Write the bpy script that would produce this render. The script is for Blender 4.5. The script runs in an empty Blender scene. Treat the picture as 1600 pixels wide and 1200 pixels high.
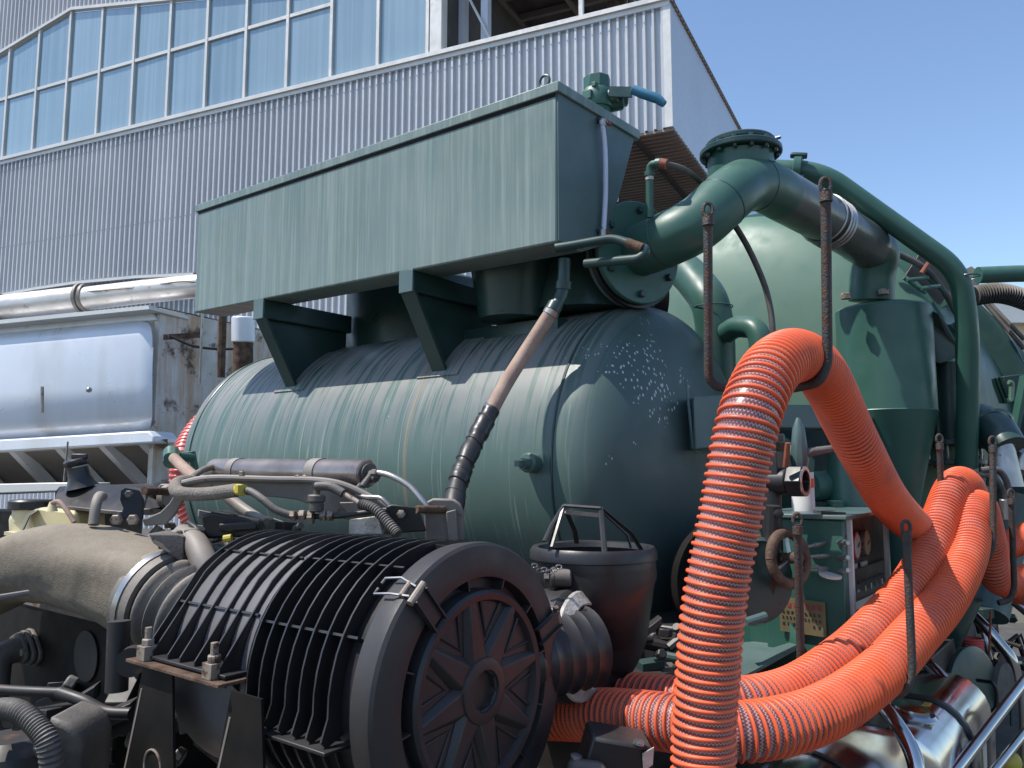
import bpy, math, random
from mathutils import Vector as V, Matrix
random.seed(7)
sc = bpy.context.scene
COL = sc.collection
pi = math.pi
# ------------------------------------------------------------------ camera
FPX = 1250.0; PIT = math.atan(138/FPX); CZ = 1.7
THE = pi/2-math.atan2(1620, 1257.6)
cam = bpy.data.objects.new('camera', bpy.data.cameras.new('camera')); COL.objects.link(cam)
cam.data.sensor_width = 36; cam.data.lens = 36*FPX/1600
cam.data.clip_start = 0.05; cam.data.clip_end = 3000
cam.location = (0, 0, CZ)
cam.rotation_euler = (pi/2+PIT, 0, THE-pi/2)
sc.camera = cam
# ------------------------------------------------------------------ light
SUN = V((-.383, .329, .863)).normalized()      # towards the sun
world = bpy.data.worlds.new('World'); sc.world = world; world.use_nodes = True
wn = world.node_tree; wn.nodes.clear()
sky = wn.nodes.new('ShaderNodeTexSky'); sky.sky_type = 'NISHITA'; sky.sun_disc = False
sky.sun_elevation = math.asin(SUN.z)
sky.sun_rotation = math.atan2(SUN.x, SUN.y)
sky.air_density = 1.0; sky.dust_density = 0.35; sky.ozone_density = 2.6; sky.altitude = 50
bg = wn.nodes.new('ShaderNodeBackground'); bg.inputs[1].default_value = 0.15
wo = wn.nodes.new('ShaderNodeOutputWorld')
wn.links.new(sky.outputs[0], bg.inputs[0]); wn.links.new(bg.outputs[0], wo.inputs[0])
sl = bpy.data.lights.new('sun', 'SUN'); sl.energy = 4.1; sl.angle = math.radians(.5); sl.color = (1, .955, .89)
so = bpy.data.objects.new('sun', sl); COL.objects.link(so)
so.rotation_euler = SUN.to_track_quat('Z', 'Y').to_euler(); so.location = (0, 0, 30)
sc.view_settings.view_transform = 'Standard'; sc.view_settings.look = 'None'
sc.view_settings.exposure = 0.52; sc.view_settings.gamma = 1; sc.view_settings.use_curve_mapping = False

# pixel of the photograph (1600 x 1200) -> point of the place
def ray(px, py):
    a = FPX*math.cos(PIT)-(600-py)*math.sin(PIT); h = px-800
    return V((math.cos(THE)*a+math.sin(THE)*h, math.sin(THE)*a-math.cos(THE)*h, FPX*math.sin(PIT)+(600-py)*math.cos(PIT)))
CAM = V((0, 0, CZ))
def W(px, py, d): return CAM+ray(px, py)*(d/FPX)
def onX(px, py, x): r = ray(px, py); return CAM+r*(x/r.x)
def onY(px, py, y): r = ray(px, py); return CAM+r*(y/r.y)
def onZ(px, py, z): r = ray(px, py); return CAM+r*((z-CZ)/r.z)

# ------------------------------------------------------------------ materials
def N(nt, t, **k):
    n = nt.nodes.new('ShaderNode'+t)
    for a, b in k.items():
        if a.startswith('i_'): n.inputs[int(a[2:])].default_value = b
        else: setattr(n, a, b)
    return n
def ramp(nt, src, stops):
    r = N(nt, 'ValToRGB'); e = r.color_ramp.elements
    while len(e) < len(stops): e.new(.5)
    for q, (p, c) in zip(e, stops):
        q.position = p; q.color = (c, c, c, 1) if not hasattr(c, '__len__') else (*c, 1)
    nt.links.new(src, r.inputs[0]); return r.outputs[0]
def mixc(nt, fac, a, b):
    m = N(nt, 'Mix', data_type='RGBA')
    for s, v in ((m.inputs[0], fac), (m.inputs[6], a), (m.inputs[7], b)):
        if isinstance(v, bpy.types.NodeSocket): nt.links.new(v, s)
        elif hasattr(v, '__len__'): s.default_value = (*v[:3], 1)
        else: s.default_value = v
    return m.outputs[2]
def math2(nt, op, a, b=0.0, clamp=False):
    m = N(nt, 'Math', operation=op); m.use_clamp = clamp
    for s, v in ((m.inputs[0], a), (m.inputs[1], b)):
        if isinstance(v, bpy.types.NodeSocket): nt.links.new(v, s)
        else: s.default_value = v
    return m.outputs[0]
def noise(nt, scale=5, stretch=(1, 1, 1), detail=4, rough=.55, dist=0.0, off=(0, 0, 0)):
    g = N(nt, 'NewGeometry'); mp = N(nt, 'Mapping'); mp.inputs[3].default_value = stretch; mp.inputs[1].default_value = off
    nt.links.new(g.outputs['Position'], mp.inputs[0])
    n = N(nt, 'TexNoise'); n.inputs['Scale'].default_value = scale; n.inputs['Detail'].default_value = detail
    n.inputs['Roughness'].default_value = rough; n.inputs['Distortion'].default_value = dist
    nt.links.new(mp.outputs[0], n.inputs['Vector']); return n.outputs[0]
def upz(nt):
    g = N(nt, 'NewGeometry'); s = N(nt, 'SeparateXYZ'); nt.links.new(g.outputs['Normal'], s.inputs[0]); return s.outputs[2]
def mat(name, base, rough=.5, metal=0.0, alt=None, altscale=6, dust=0.0, dustc=(.3, .265, .225), bump=0.0, bscale=60,
        rust=0.0, rscale=8, streak=None, streaks=(8, 60, 1), spec=.5, coat=0.0, specks=0.0, speckc=(.7, .7, .68), rvar=.12, extra=None):
    m = bpy.data.materials.new(name); m.use_nodes = True; nt = m.node_tree
    b = nt.nodes['Principled BSDF']; L = nt.links
    b.inputs['Metallic'].default_value = metal; b.inputs['Specular IOR Level'].default_value = spec
    b.inputs['Coat Weight'].default_value = coat; b.inputs['Coat Roughness'].default_value = .15
    c = base
    if alt:
        c = mixc(nt, ramp(nt, noise(nt, altscale, detail=6), [(.35, 0), (.68, 1)]), base, alt)
    if streak:
        f = ramp(nt, noise(nt, 1, streaks, detail=5, rough=.7), [(.48, 0), (.64, .75)])
        c = mixc(nt, f, c, streak)
        f = ramp(nt, noise(nt, 1, [s*3.1 for s in streaks], detail=3, off=(3, 5, 1)), [(.5, 0), (.75, .45)])
        c = mixc(nt, f, c, [min(1, s*1.25) for s in streak])
    if dust:
        f = math2(nt, 'MULTIPLY', ramp(nt, upz(nt), [(.0, .12), (.85, 1)]), dust)
        f = math2(nt, 'MULTIPLY', f, ramp(nt, noise(nt, 14, detail=7, rough=.65), [(.3, .55), (.62, 1)]))
        c = mixc(nt, f, c, dustc)
    if specks:
        v = N(nt, 'TexVoronoi'); v.inputs['Scale'].default_value = 55
        g = N(nt, 'NewGeometry'); mp = N(nt, 'Mapping'); mp.inputs[3].default_value = (1, 1, .45); L.new(g.outputs['Position'], mp.inputs[0]); L.new(mp.outputs[0], v.inputs['Vector'])
        f = math2(nt, 'LESS_THAN', v.outputs['Distance'], .17)
        f = math2(nt, 'MULTIPLY', f, ramp(nt, noise(nt, 2.6, detail=3, off=(1, 2, 3)), [(.60-.1*specks, 0), (.66-.1*specks, 1)]))
        s2 = ramp(nt, noise(nt, 45, detail=1), [(.5, 0), (.53, 1)])
        c = mixc(nt, math2(nt, 'MULTIPLY', f, s2), c, speckc)
    if rust:
        f = ramp(nt, noise(nt, rscale, detail=9, rough=.7), [(.62-.3*rust, 0), (.70-.28*rust, 1)])
        rc = mixc(nt, noise(nt, 50), (.035, .020, .014), (.13, .065, .038))
        c = mixc(nt, f, c, rc)
    if extra: c = extra(nt, c, b)
    if isinstance(c, bpy.types.NodeSocket): L.new(c, b.inputs['Base Color'])
    else: b.inputs['Base Color'].default_value = (*c, 1)
    r = ramp(nt, noise(nt, 9, detail=5, off=(7, 1, 2)), [(.3, max(.02, rough-rvar)), (.7, min(1, rough+rvar))])
    L.new(r, b.inputs['Roughness'])
    if bump:
        bn = N(nt, 'Bump'); bn.inputs['Strength'].default_value = bump; bn.inputs['Distance'].default_value = .004
        L.new(noise(nt, bscale, detail=5), bn.inputs['Height']); L.new(bn.outputs[0], b.inputs['Normal'])
    return m
def tank_extra(nt, c, b):
    # runs of dried dirt down the shell (they follow Y stripes), pale dust on top with dark washed drips
    g = N(nt, 'NewGeometry'); s = N(nt, 'SeparateXYZ'); nt.links.new(g.outputs['Position'], s.inputs[0])
    # chalked, dust-washed paint on the barrel; the dome's shade is put into its darker base
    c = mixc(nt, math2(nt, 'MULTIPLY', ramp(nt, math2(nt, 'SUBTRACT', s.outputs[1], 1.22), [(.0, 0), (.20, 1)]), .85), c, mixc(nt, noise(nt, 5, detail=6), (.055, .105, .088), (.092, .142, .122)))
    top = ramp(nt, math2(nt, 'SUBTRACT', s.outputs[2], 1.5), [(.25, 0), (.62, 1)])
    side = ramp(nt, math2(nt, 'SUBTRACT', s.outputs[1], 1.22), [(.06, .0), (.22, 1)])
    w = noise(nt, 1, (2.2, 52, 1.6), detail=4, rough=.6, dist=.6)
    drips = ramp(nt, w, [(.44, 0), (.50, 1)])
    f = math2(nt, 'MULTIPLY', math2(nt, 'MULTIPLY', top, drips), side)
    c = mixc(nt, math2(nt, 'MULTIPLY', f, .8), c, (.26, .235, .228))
    w2 = noise(nt, 1, (3.0, 60, 1.1), detail=3, rough=.6, dist=.9, off=(4, 2, 9))
    runs = ramp(nt, w2, [(.60, 0), (.66, .75)])
    c = mixc(nt, math2(nt, 'MULTIPLY', runs, side), c, (.20, .245, .215))
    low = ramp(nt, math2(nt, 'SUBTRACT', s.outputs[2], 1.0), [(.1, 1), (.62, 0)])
    c = mixc(nt, math2(nt, 'MULTIPLY', low, .75), c, (.035, .06, .058))  # lower half darkened: shade under the barrel put into the colour
    o = ramp(nt, math2(nt, 'ABSOLUTE', math2(nt, 'SUBTRACT', s.outputs[1], 2.045)), [(.0, 1), (.012, 0)])
    c = mixc(nt, math2(nt, 'MULTIPLY', math2(nt, 'MULTIPLY', o, side), .35), c, (.4, .22, .1))
    # splashed pale flecks in one patch of the dome
    P = onY(1030, 600, 1.17)
    dv = N(nt, 'VectorMath', operation='DISTANCE'); nt.links.new(g.outputs['Position'], dv.inputs[0]); dv.inputs[1].default_value = P
    near = ramp(nt, dv.outputs['Value'], [(.05, .62), (.36, .30)])
    mp = N(nt, 'Mapping'); mp.inputs[3].default_value = (1, 1, .5); nt.links.new(g.outputs['Position'], mp.inputs[0])
    v = N(nt, 'TexVoronoi'); v.inputs['Scale'].default_value = 85; nt.links.new(mp.outputs[0], v.inputs['Vector'])
    f = math2(nt, 'LESS_THAN', v.outputs['Distance'], math2(nt, 'MULTIPLY', near, .46))
    f = math2(nt, 'MULTIPLY', f, math2(nt, 'LESS_THAN', noise(nt, 7, detail=3, off=(2, 8, 1)), near))
    c = mixc(nt, math2(nt, 'MULTIPLY', f, .8), c, (.55, .56, .55))
    return c
M = {}
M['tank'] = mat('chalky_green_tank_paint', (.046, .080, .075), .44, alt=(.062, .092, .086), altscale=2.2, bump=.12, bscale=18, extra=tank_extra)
M['box'] = mat('chalky_green_box_paint', (.115, .168, .150), .45, alt=(.165, .215, .195), altscale=1.7, streak=(.225, .27, .245), streaks=(9, 42, .9), bump=.08, bscale=14)
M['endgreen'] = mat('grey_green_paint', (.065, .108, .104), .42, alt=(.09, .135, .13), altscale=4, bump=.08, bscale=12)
M['green'] = mat('bottle_green_paint', (.020, .078, .058), .40, alt=(.032, .10, .075), altscale=3, dust=.42, dustc=(.14, .215, .175), bump=.05, bscale=10)
M['dgreen'] = mat('dark_green_paint', (.010, .036, .033), .38, alt=(.017, .05, .044), altscale=5, dust=.25, dustc=(.15, .18, .16))
M['pgreen'] = mat('pale_dome_green_paint', (.072, .145, .100), .48, alt=(.095, .175, .125), altscale=1.5, bump=.05, bscale=6)
M['black'] = mat('dusty_black_plastic', (.007, .007, .009), .42, alt=(.014, .013, .014), altscale=7, dust=.15, dustc=(.20, .18, .165), bump=.1, bscale=70)
M['cover'] = mat('black_cover_plastic', (.010, .010, .014), .5, alt=(.024, .020, .019), altscale=6, dust=.12, dustc=(.20, .18, .165), bump=.12, bscale=50)
M['shell'] = mat('grey_dusty_cleaner_shell', (.035, .034, .037), .5, alt=(.022, .022, .025), altscale=4, dust=.8, dustc=(.20, .185, .185))
M['dark'] = mat('greasy_black_metal', (.007, .007, .008), .5, alt=(.02, .018, .017), altscale=9, dust=.22, dustc=(.12, .105, .09), rust=.08, rscale=12)
M['duct'] = mat('dust_caked_plastic', (.145, .118, .09), .8, alt=(.20, .165, .12), altscale=70, dust=.6, dustc=(.33, .285, .225), bump=.45, bscale=300, rvar=.05, spec=.25)
M['taupe'] = mat('dusty_grey_steel', (.13, .112, .098), .55, alt=(.21, .185, .16), altscale=9, dust=.5, dustc=(.38, .33, .28), rust=.12, rscale=14)
M['rubber'] = mat('dusty_rubber', (.035, .032, .031), .62, alt=(.09, .08, .07), altscale=16, dust=.5, dustc=(.25, .22, .19), bump=.3, bscale=140)
M['bellow'] = mat('dust_coated_rubber', (.06, .054, .048), .6, alt=(.14, .12, .10), altscale=12, dust=.7, dustc=(.31, .27, .225), bump=.3, bscale=120)
M['sleeve'] = mat('dusty_woven_sleeve', (.16, .14, .12), .8, alt=(.25, .215, .18), altscale=30, dust=.3, bump=.9, bscale=220, spec=.2)
M['cyl'] = mat('brown_chrome_cylinder', (.30, .26, .25), .34, .6, alt=(.17, .14, .13), altscale=7, rust=.12, dust=.25)
M['greygreen'] = mat('grey_green_gloss_pipe', (.075, .092, .085), .26, .2, alt=(.105, .12, .11), altscale=4, dust=.2)
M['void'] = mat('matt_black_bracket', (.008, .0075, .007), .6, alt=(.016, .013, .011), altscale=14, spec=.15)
M['rod'] = mat('rust_pitted_rod', (.045, .05, .052), .6, .2, alt=(.07, .058, .052), altscale=30, rust=.5, rscale=55, bump=.9, bscale=240)
M['rust'] = mat('brown_rust', (.06, .038, .028), .85, alt=(.15, .095, .065), altscale=22, bump=.8, bscale=120, spec=.2)
M['bolt'] = mat('rusty_bolt_metal', (.22, .17, .13), .6, .3, alt=(.30, .26, .22), altscale=40, rust=.35, rscale=60)
M['steel'] = mat('worn_steel', (.42, .41, .40), .38, .85, alt=(.3, .28, .26), altscale=12, rust=.06)
M['chrome'] = mat('polished_stainless', (.38, .38, .38), .16, 1.0, alt=(.62, .61, .6), altscale=5, rvar=.06)
M['alu'] = mat('oxidised_aluminium', (.58, .55, .50), .6, .2, alt=(.30, .27, .24), altscale=28, bump=.5, bscale=120)
M['white'] = mat('dull_white_paint', (.62, .60, .57), .5, alt=(.5, .48, .45), altscale=9)
M['cream'] = mat('yellowed_plastic', (.66, .56, .30), .42, alt=(.6, .53, .34), altscale=5, dust=.3, dustc=(.5, .44, .34))
M['blue'] = mat('blue_handle_grip', (.025, .15, .26), .5, alt=(.05, .20, .30), altscale=20, dust=.2)
M['brownhose'] = mat('sun_bleached_brown_hose', (.26, .17, .13), .7, alt=(.36, .25, .19), altscale=14, bump=.3, bscale=90)
M['clear'] = mat('clouded_sight_tube', (.62, .62, .72), .3, alt=(.5, .5, .6), altscale=6)
M['red'] = mat('red_paint', (.50, .02, .025), .4)
M['redbrown'] = mat('red_oxide_clamp', (.30, .08, .04), .6, alt=(.16, .05, .03), altscale=30)
M['dullred'] = mat('faded_red_print', (.26, .03, .03), .5)
M['yellow'] = mat('yellow_tag', (.45, .36, .05), .5)
M['grid'] = mat('grey_mesh_sheet', (.13, .125, .11), .6)
def grime(nt, c, b):
    f = ramp(nt, noise(nt, 7, detail=8, rough=.7, off=(3, 3, 3)), [(.56, 0), (.72, .55)])
    c = mixc(nt, f, c, (.20, .055, .035))
    f = ramp(nt, noise(nt, 2.2, detail=4, off=(9, 1, 5)), [(.5, 0), (.75, .35)])
    return mixc(nt, f, c, (.75, .24, .13))
M['hoserib'] = mat('orange_pvc_rib', (.80, .115, .032), .46, alt=(.68, .11, .045), altscale=9, dust=.10, dustc=(.45, .22, .13), rvar=.10, coat=.0, extra=grime)
M['redrib'] = mat('faded_red_pvc', (.62, .10, .08), .35, alt=(.66, .2, .17), altscale=12)
def braid(nt, c, b):
    u = N(nt, 'UVMap'); s = N(nt, 'SeparateXYZ'); nt.links.new(u.outputs[0], s.inputs[0])
    w = math2(nt, 'PINGPONG', math2(nt, 'MULTIPLY', s.outputs[0], 46.0), .5)
    v = math2(nt, 'FRACT', math2(nt, 'ADD', math2(nt, 'MULTIPLY', s.outputs[1], 134.0), w))
    m1 = ramp(nt, math2(nt, 'ABSOLUTE', math2(nt, 'SUBTRACT', v, .5)), [(.10, 1), (.20, 0)])
    return mixc(nt, m1, c, (.46, .30, .29))
M['hosewall'] = mat('clear_pvc_with_braid', (.13, .05, .052), .3, alt=(.17, .07, .065), altscale=10, extra=braid, coat=.15, rvar=.05)
def wall_extra(nt, c, b):
    g = N(nt, 'NewGeometry'); d = N(nt, 'VectorMath', operation='DOT_PRODUCT'); nt.links.new(g.outputs['Position'], d.inputs[0])
    d.inputs[1].default_value = (math.cos(THE)*.408+math.sin(THE)*-.913, math.sin(THE)*.408+math.cos(THE)*.913, 0)
    w = N(nt, 'TexWhiteNoise', noise_dimensions='1D'); nt.links.new(math2(nt, 'FLOOR', math2(nt, 'MULTIPLY', d.outputs['Value'], 1/1.025)), w.inputs['W'])
    c = mixc(nt, math2(nt, 'MULTIPLY', w.outputs['Value'], .28), c, (.36, .38, .41))
    return mixc(nt, ramp(nt, noise(nt, 1, (.9, .9, .05), detail=3), [(.4, 0), (.7, .4)]), c, (.44, .46, .49))
M['clad'] = mat('silver_blue_cladding', (.56, .57, .585), .42, .12, alt=(.50, .51, .525), altscale=.35, extra=wall_extra)
M['clad2'] = mat('flat_grey_side_cladding', (.60, .61, .64), .4, .25, alt=(.55, .56, .59), altscale=.4)
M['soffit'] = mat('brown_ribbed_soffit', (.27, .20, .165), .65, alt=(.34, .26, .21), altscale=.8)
M['frame'] = mat('pale_window_frame', (.66, .64, .60), .42, .2, alt=(.58, .56, .52), altscale=1.5)
def curt(nt, c, b):
    oi = N(nt, 'ObjectInfo'); c = mixc(nt, math2(nt, 'MULTIPLY', oi.outputs['Random'], .5), c, (.12, .20, .25))
    f = ramp(nt, noise(nt, 1, (7, 7, .12), detail=2), [(.42, 0), (.62, 1)])
    return mixc(nt, math2(nt, 'MULTIPLY', f, .32), c, (.40, .50, .55))
M['glass'] = mat('blue_tinted_glass', (.27, .37, .41), .07, .25, alt=(.33, .43, .46), altscale=.35, extra=curt, rvar=.02, coat=.6)
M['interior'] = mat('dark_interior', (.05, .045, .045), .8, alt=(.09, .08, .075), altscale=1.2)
M['beam'] = mat('grey_brown_beam', (.17, .155, .14), .7)  # dull grey-brown of beams, recess wall and trailer belly
def trailer_extra(nt, c, b):
    g = N(nt, 'NewGeometry'); s = N(nt, 'SeparateXYZ'); nt.links.new(g.outputs['Position'], s.inputs[0])
    f = ramp(nt, noise(nt, 1, (2, 2, .5), detail=5), [(.5, 0), (.8, .6)])
    return mixc(nt, f, c, (.42, .37, .30))
M['rearshell'] = mat('grey_dusty_shell', (.11, .105, .11), .5, alt=(.08, .077, .082), altscale=5, dust=.6, dustc=(.19, .175, .175))
M['silver'] = mat('dull_silver_paint', (.74, .76, .80), .36, .12, alt=(.68, .70, .73), altscale=1.3, extra=trailer_extra)
M['silverrust'] = mat('rust_eaten_silver_paint', (.62, .62, .62), .5, .1, alt=(.42, .38, .32), altscale=3, rust=.26, rscale=3.2, streak=(.40, .20, .07), streaks=(5, 5, .4))
M['pipe'] = mat('weathered_aluminium_pipe', (.62, .60, .57), .42, .5, alt=(.5, .46, .41), altscale=2, rust=.05)
M['tyre'] = mat('black_tyre_rubber', (.02, .02, .02), .8, dust=.3)
M['asphalt'] = mat('grey_asphalt', (.055, .054, .052), .9, alt=(.085, .08, .075), altscale=4, bump=.4, bscale=40)
M['rear'] = mat('beige_panel', (.50, .42, .30), .6, alt=(.44, .37, .27), altscale=2)
M['plate'] = mat('brass_name_plate', (.26, .20, .10), .4, .5, alt=(.18, .14, .08), altscale=12)
M['ink'] = mat('black_ink', (.02, .02, .02), .5)
M['dial'] = mat('yellowed_dial', (.55, .44, .28), .4)

# ------------------------------------------------------------------ geometry collector
def frame_of(ax):
    ax = V(ax).normalized()
    u = ax.cross(V((0, 0, 1)))
    if u.length < 1e-3: u = V((1, 0, 0))
    u.normalize(); return u, ax.cross(u).normalized(), ax
class G:
    def __init__(s): s.v = []; s.f = []; s.m = []; s.uv = None
    def add(s, vs, fs, mi=0):
        o = len(s.v); s.v += [tuple(p) for p in vs]; s.f += [tuple(i+o for i in f) for f in fs]; s.m += [mi]*len(fs); return s
    def hexa(s, o, a, b, c, mi=0):      # corner + three edge vectors
        o, a, b, c = V(o), V(a), V(b), V(c)
        p = [o, o+a, o+a+b, o+b, o+c, o+a+c, o+a+b+c, o+b+c]
        return s.add(p, [(0, 3, 2, 1), (4, 5, 6, 7), (0, 1, 5, 4), (1, 2, 6, 5), (2, 3, 7, 6), (3, 0, 4, 7)], mi)
    def box(s, lo, hi, mi=0):
        lo, hi = V(lo), V(hi); d = hi-lo
        return s.hexa(lo, (d.x, 0, 0), (0, d.y, 0), (0, 0, d.z), mi)
    def prism(s, poly, vec, mi=0):
        n = len(poly); vec = V(vec); p = [V(q) for q in poly]+[V(q)+vec for q in poly]
        return s.add(p, [tuple(range(n))[::-1], tuple(range(n, 2*n))]+[(i, (i+1) % n, (i+1) % n+n, i+n) for i in range(n)], mi)
    def lathe(s, prof, org, ax, n=32, mi=0, ph=0, sx=1.0):   # prof: (radius, height along axis)
        u, w, a = frame_of(ax); org = V(org); vs = []; fs = []; rows = []
        for r, h in prof:
            if r < 1e-6: rows.append([len(vs)]); vs.append(org+a*h)
            else:
                rows.append(list(range(len(vs), len(vs)+n)))
                vs += [org+a*h+(u*math.cos(2*pi*i/n+ph)*sx+w*math.sin(2*pi*i/n+ph))*r for i in range(n)]
        for A, B in zip(rows, rows[1:]):
            if len(A) == 1 and len(B) == 1: continue
            for i in range(n):
                j = (i+1) % n
                if len(A) == 1: fs.append((A[0], B[j], B[i]))
                elif len(B) == 1: fs.append((A[i], A[j], B[0]))
                else: fs.append((A[i], A[j], B[j], B[i]))
        return s.add(vs, fs, mi)
    def cyl(s, a, b, r, n=20, mi=0, r2=None, bev=0.0):
        a, b = V(a), V(b); h = (b-a).length; r2 = r if r2 is None else r2
        if bev: pr = [(0, 0), (r-bev, 0), (r, bev), (r2, h-bev), (r2-bev, h), (0, h)]
        else: pr = [(0, 0), (r, 0), (r2, h), (0, h)]
        return s.lathe(pr, a, b-a, n, mi)
    def tube(s, pts, r, n=16, mi=0, caps=True, sy=1.0):
        pts = [V(p) for p in pts]; fr = frames(pts); vs = []; fs = []
        rr = r if hasattr(r, '__len__') else [r]*len(pts)
        for p, (t, u, w), q in zip(pts, fr, rr):
            vs += [p+(u*math.cos(2*pi*i/n)+w*math.sin(2*pi*i/n)*sy)*q for i in range(n)]
        for k in range(len(pts)-1):
            for i in range(n):
                j = (i+1) % n; fs.append((k*n+i, k*n+j, (k+1)*n+j, (k+1)*n+i))
        if caps: fs += [tuple(range(n))[::-1], tuple(range((len(pts)-1)*n, len(pts)*n))]
        return s.add(vs, fs, mi)
    def bolt(s, p, ax, r=.01, h=.01, mi=0): return s.lathe([(0, 0), (r, 0), (r, h*.85), (r*.8, h), (0, h)], p, ax, 6, mi)
    def ball(s, c, r, n=12, mi=0):
        return s.lathe([(r*math.sin(pi*k/8), -r*math.cos(pi*k/8)) for k in range(9)], c, (0, 0, 1), n, mi)
def frames(pts):
    n = len(pts); T = []
    for i in range(n):
        t = pts[min(i+1, n-1)]-pts[max(i-1, 0)]; T.append(t.normalized() if t.length > 1e-9 else V((0, 0, 1)))
    u = T[0].cross(V((0, 0, 1)))
    if u.length < .05: u = T[0].cross(V((0, 1, 0)))
    u.normalize(); out = []
    for t in T:
        u = (u-t*u.dot(t)).normalized(); out.append((t, u, t.cross(u)))
    return out
def spline(pts, k=8):     # catmull-rom through points of any dimension
    P = [tuple(p) for p in pts]; P = [P[0]]+P+[P[-1]]; out = []
    for i in range(1, len(P)-2):
        a, b, c, d = P[i-1:i+3]
        for j in range(k):
            t = j/k
            out.append(tuple(.5*((2*b[q])+(-a[q]+c[q])*t+(2*a[q]-5*b[q]+4*c[q]-d[q])*t*t+(-a[q]+3*b[q]-3*c[q]+d[q])*t**3) for q in range(len(b))))
    out.append(P[-2]); return out
def px(pts, k=8): return [W(*p) for p in spline(pts, k)]
def bend(pts, rad=.1, k=6):      # straight runs with round elbows
    pts = [V(p) for p in pts]; out = [pts[0]]
    for a, b, c in zip(pts, pts[1:], pts[2:]):
        d1 = (a-b); d2 = (c-b); q = min(rad, d1.length*.48, d2.length*.48)
        s, e = b+d1.normalized()*q, b+d2.normalized()*q
        for i in range(k+1):
            t = i/k; out.append(s*(1-t)**2+b*2*t*(1-t)+e*t*t)
    out.append(pts[-1]); return out
ORG = {}
def link(name, g, m, parent=None, smooth=35, bevel=0.0, label=None, kind=None):
    c = V((0, 0, 0))
    if g.v:
        xs = [(min(p[i] for p in g.v)+max(p[i] for p in g.v))/2 for i in range(3)]; c = V(xs)
    me = bpy.data.meshes.new(name)
    me.from_pydata([(p[0]-c.x, p[1]-c.y, p[2]-c.z) for p in g.v], [], g.f)
    for q in (m if isinstance(m, (list, tuple)) else [m]): me.materials.append(M[q])
    me.polygons.foreach_set('material_index', g.m)
    if g.uv:
        l = me.uv_layers.new(name='UVMap')
        for lp in me.loops: l.data[lp.index].uv = g.uv[lp.vertex_index]
    me.update()
    me.polygons.foreach_set('use_smooth', [True]*len(me.polygons))
    if smooth: me.set_sharp_from_angle(angle=math.radians(smooth))
    o = bpy.data.objects.new(name, me); COL.objects.link(o)
    par = ORG[parent] if parent else V((0, 0, 0)); o.location = c-par; ORG[o] = c
    if parent: o.parent = parent
    if bevel:
        b = o.modifiers.new('bevel', 'BEVEL'); b.width = bevel; b.segments = 2; b.limit_method = 'ANGLE'; b.angle_limit = math.radians(40)
    if label: o['label'] = label
    if kind: o['kind'] = kind
    return o
def thing(name, label, cat, loc, group=None):
    o = bpy.data.objects.new(name, None); o.empty_display_size = .2; COL.objects.link(o); o.location = loc; ORG[o] = V(loc)
    o['label'] = label; o['category'] = cat
    if group: o['group'] = group
    return o
def tag(o, label, cat, group=None):
    o['label'] = label; o['category'] = cat
    if group: o['group'] = group
    return o
def copyto(o, delta, parent, label=None):
    c = o.copy(); COL.objects.link(c); c.parent = parent; c.location = o.location+V(delta); ORG[c] = ORG[o]+V(delta); return c

# ================================================================== SETTING
g = G(); g.add([(-600, -600, 0), (600, -600, 0), (600, 600, 0), (-600, 600, 0)], [(0, 1, 2, 3)])
link('ground', g, 'asphalt', kind='structure')

# ------------------------------------------------------------------ building
FD = V((math.cos(THE), math.sin(THE), 0)); RT = V((math.sin(THE), -math.cos(THE), 0))
def az(deg): a = math.radians(deg); return FD*math.cos(a)+RT*math.sin(a)
BU = az(-65.9); BV = az(27.0); BN = (V((0, 0, 1)).cross(BU)).normalized()
if BN.dot(FD) > 0: BN = -BN
C0 = W(1046, 0, 18.0); C0g = V((C0.x, C0.y, 0)); ZP = C0.z
def bpt(px_, py_, t=0.0):        # pixel onto the front plane pushed t metres along BV -> (s, z)
    o = C0g+BV*t; r = ray(px_, py_)
    k = BN.dot(o-V((0, 0, 0)))/BN.dot(r); p = CAM+r*k
    return (p-o).dot(BU), p.z
def B(s, z, t=0.0, n=0.0): p = C0g+BU*s+BV*t+BN*n; return V((p.x, p.y, z))
bld = thing('office_building', 'large silver ribbed-metal building with a band of blue glass panes, overhanging corner at right', 'building', C0g)
zsill = ZP; zbot_r = bpt(1048, 200)[1]
s669 = bpt(669, 84)[0]; s686 = bpt(686, 80)[0]; sL = bpt(-260, 300)[0]
low = [bpt(*q) for q in ((0, 460), (60, 449), (120, 440), (215, 431), (305, 427))]
zL = low[0][1]
def corrug(g, s0, s1, zlo, zhi, pitch=.205, depth=.085, t=0.0, mi=0, flip=1):
    # trapezoid ribs standing out of the wall; zlo / zhi are functions of s
    prof = [(0, 0), (.60, 0), (.68, depth), (.93, depth)]
    pts = []; k = math.floor(s0/pitch)
    while k*pitch < s1:
        for a, d in prof:
            s = (k+a)*pitch
            if s0 <= s <= s1: pts.append((s, d))
        k += 1
    vs = []; fs = []
    for s, d in pts: vs += [B(s, zlo(s), t, d), B(s, zhi(s), t, d)]
    for i in range(len(pts)-1): fs.append((2*i, 2*i+2, 2*i+3, 2*i+1))
    g.add(vs, fs, mi)
def lerp(tab, s):
    tab = sorted(tab)
    if s <= tab[0][0]: return tab[0][1]
    for (a, x), (b, y) in zip(tab, tab[1:]):
        if s <= b: return x+(y-x)*(s-a)/(b-a)
    return tab[-1][1]
sStep = bpt(960, 300)[0]
LW = low+[(low[-1][0]-1.5, low[-1][1]-.1), (low[-1][0]-3, low[-1][1]-6)]
g = G(); corrug(g, 0.04, sL, lambda s: zbot_r if s < sStep else lerp(LW, s), lambda s: zsill-.16)
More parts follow.
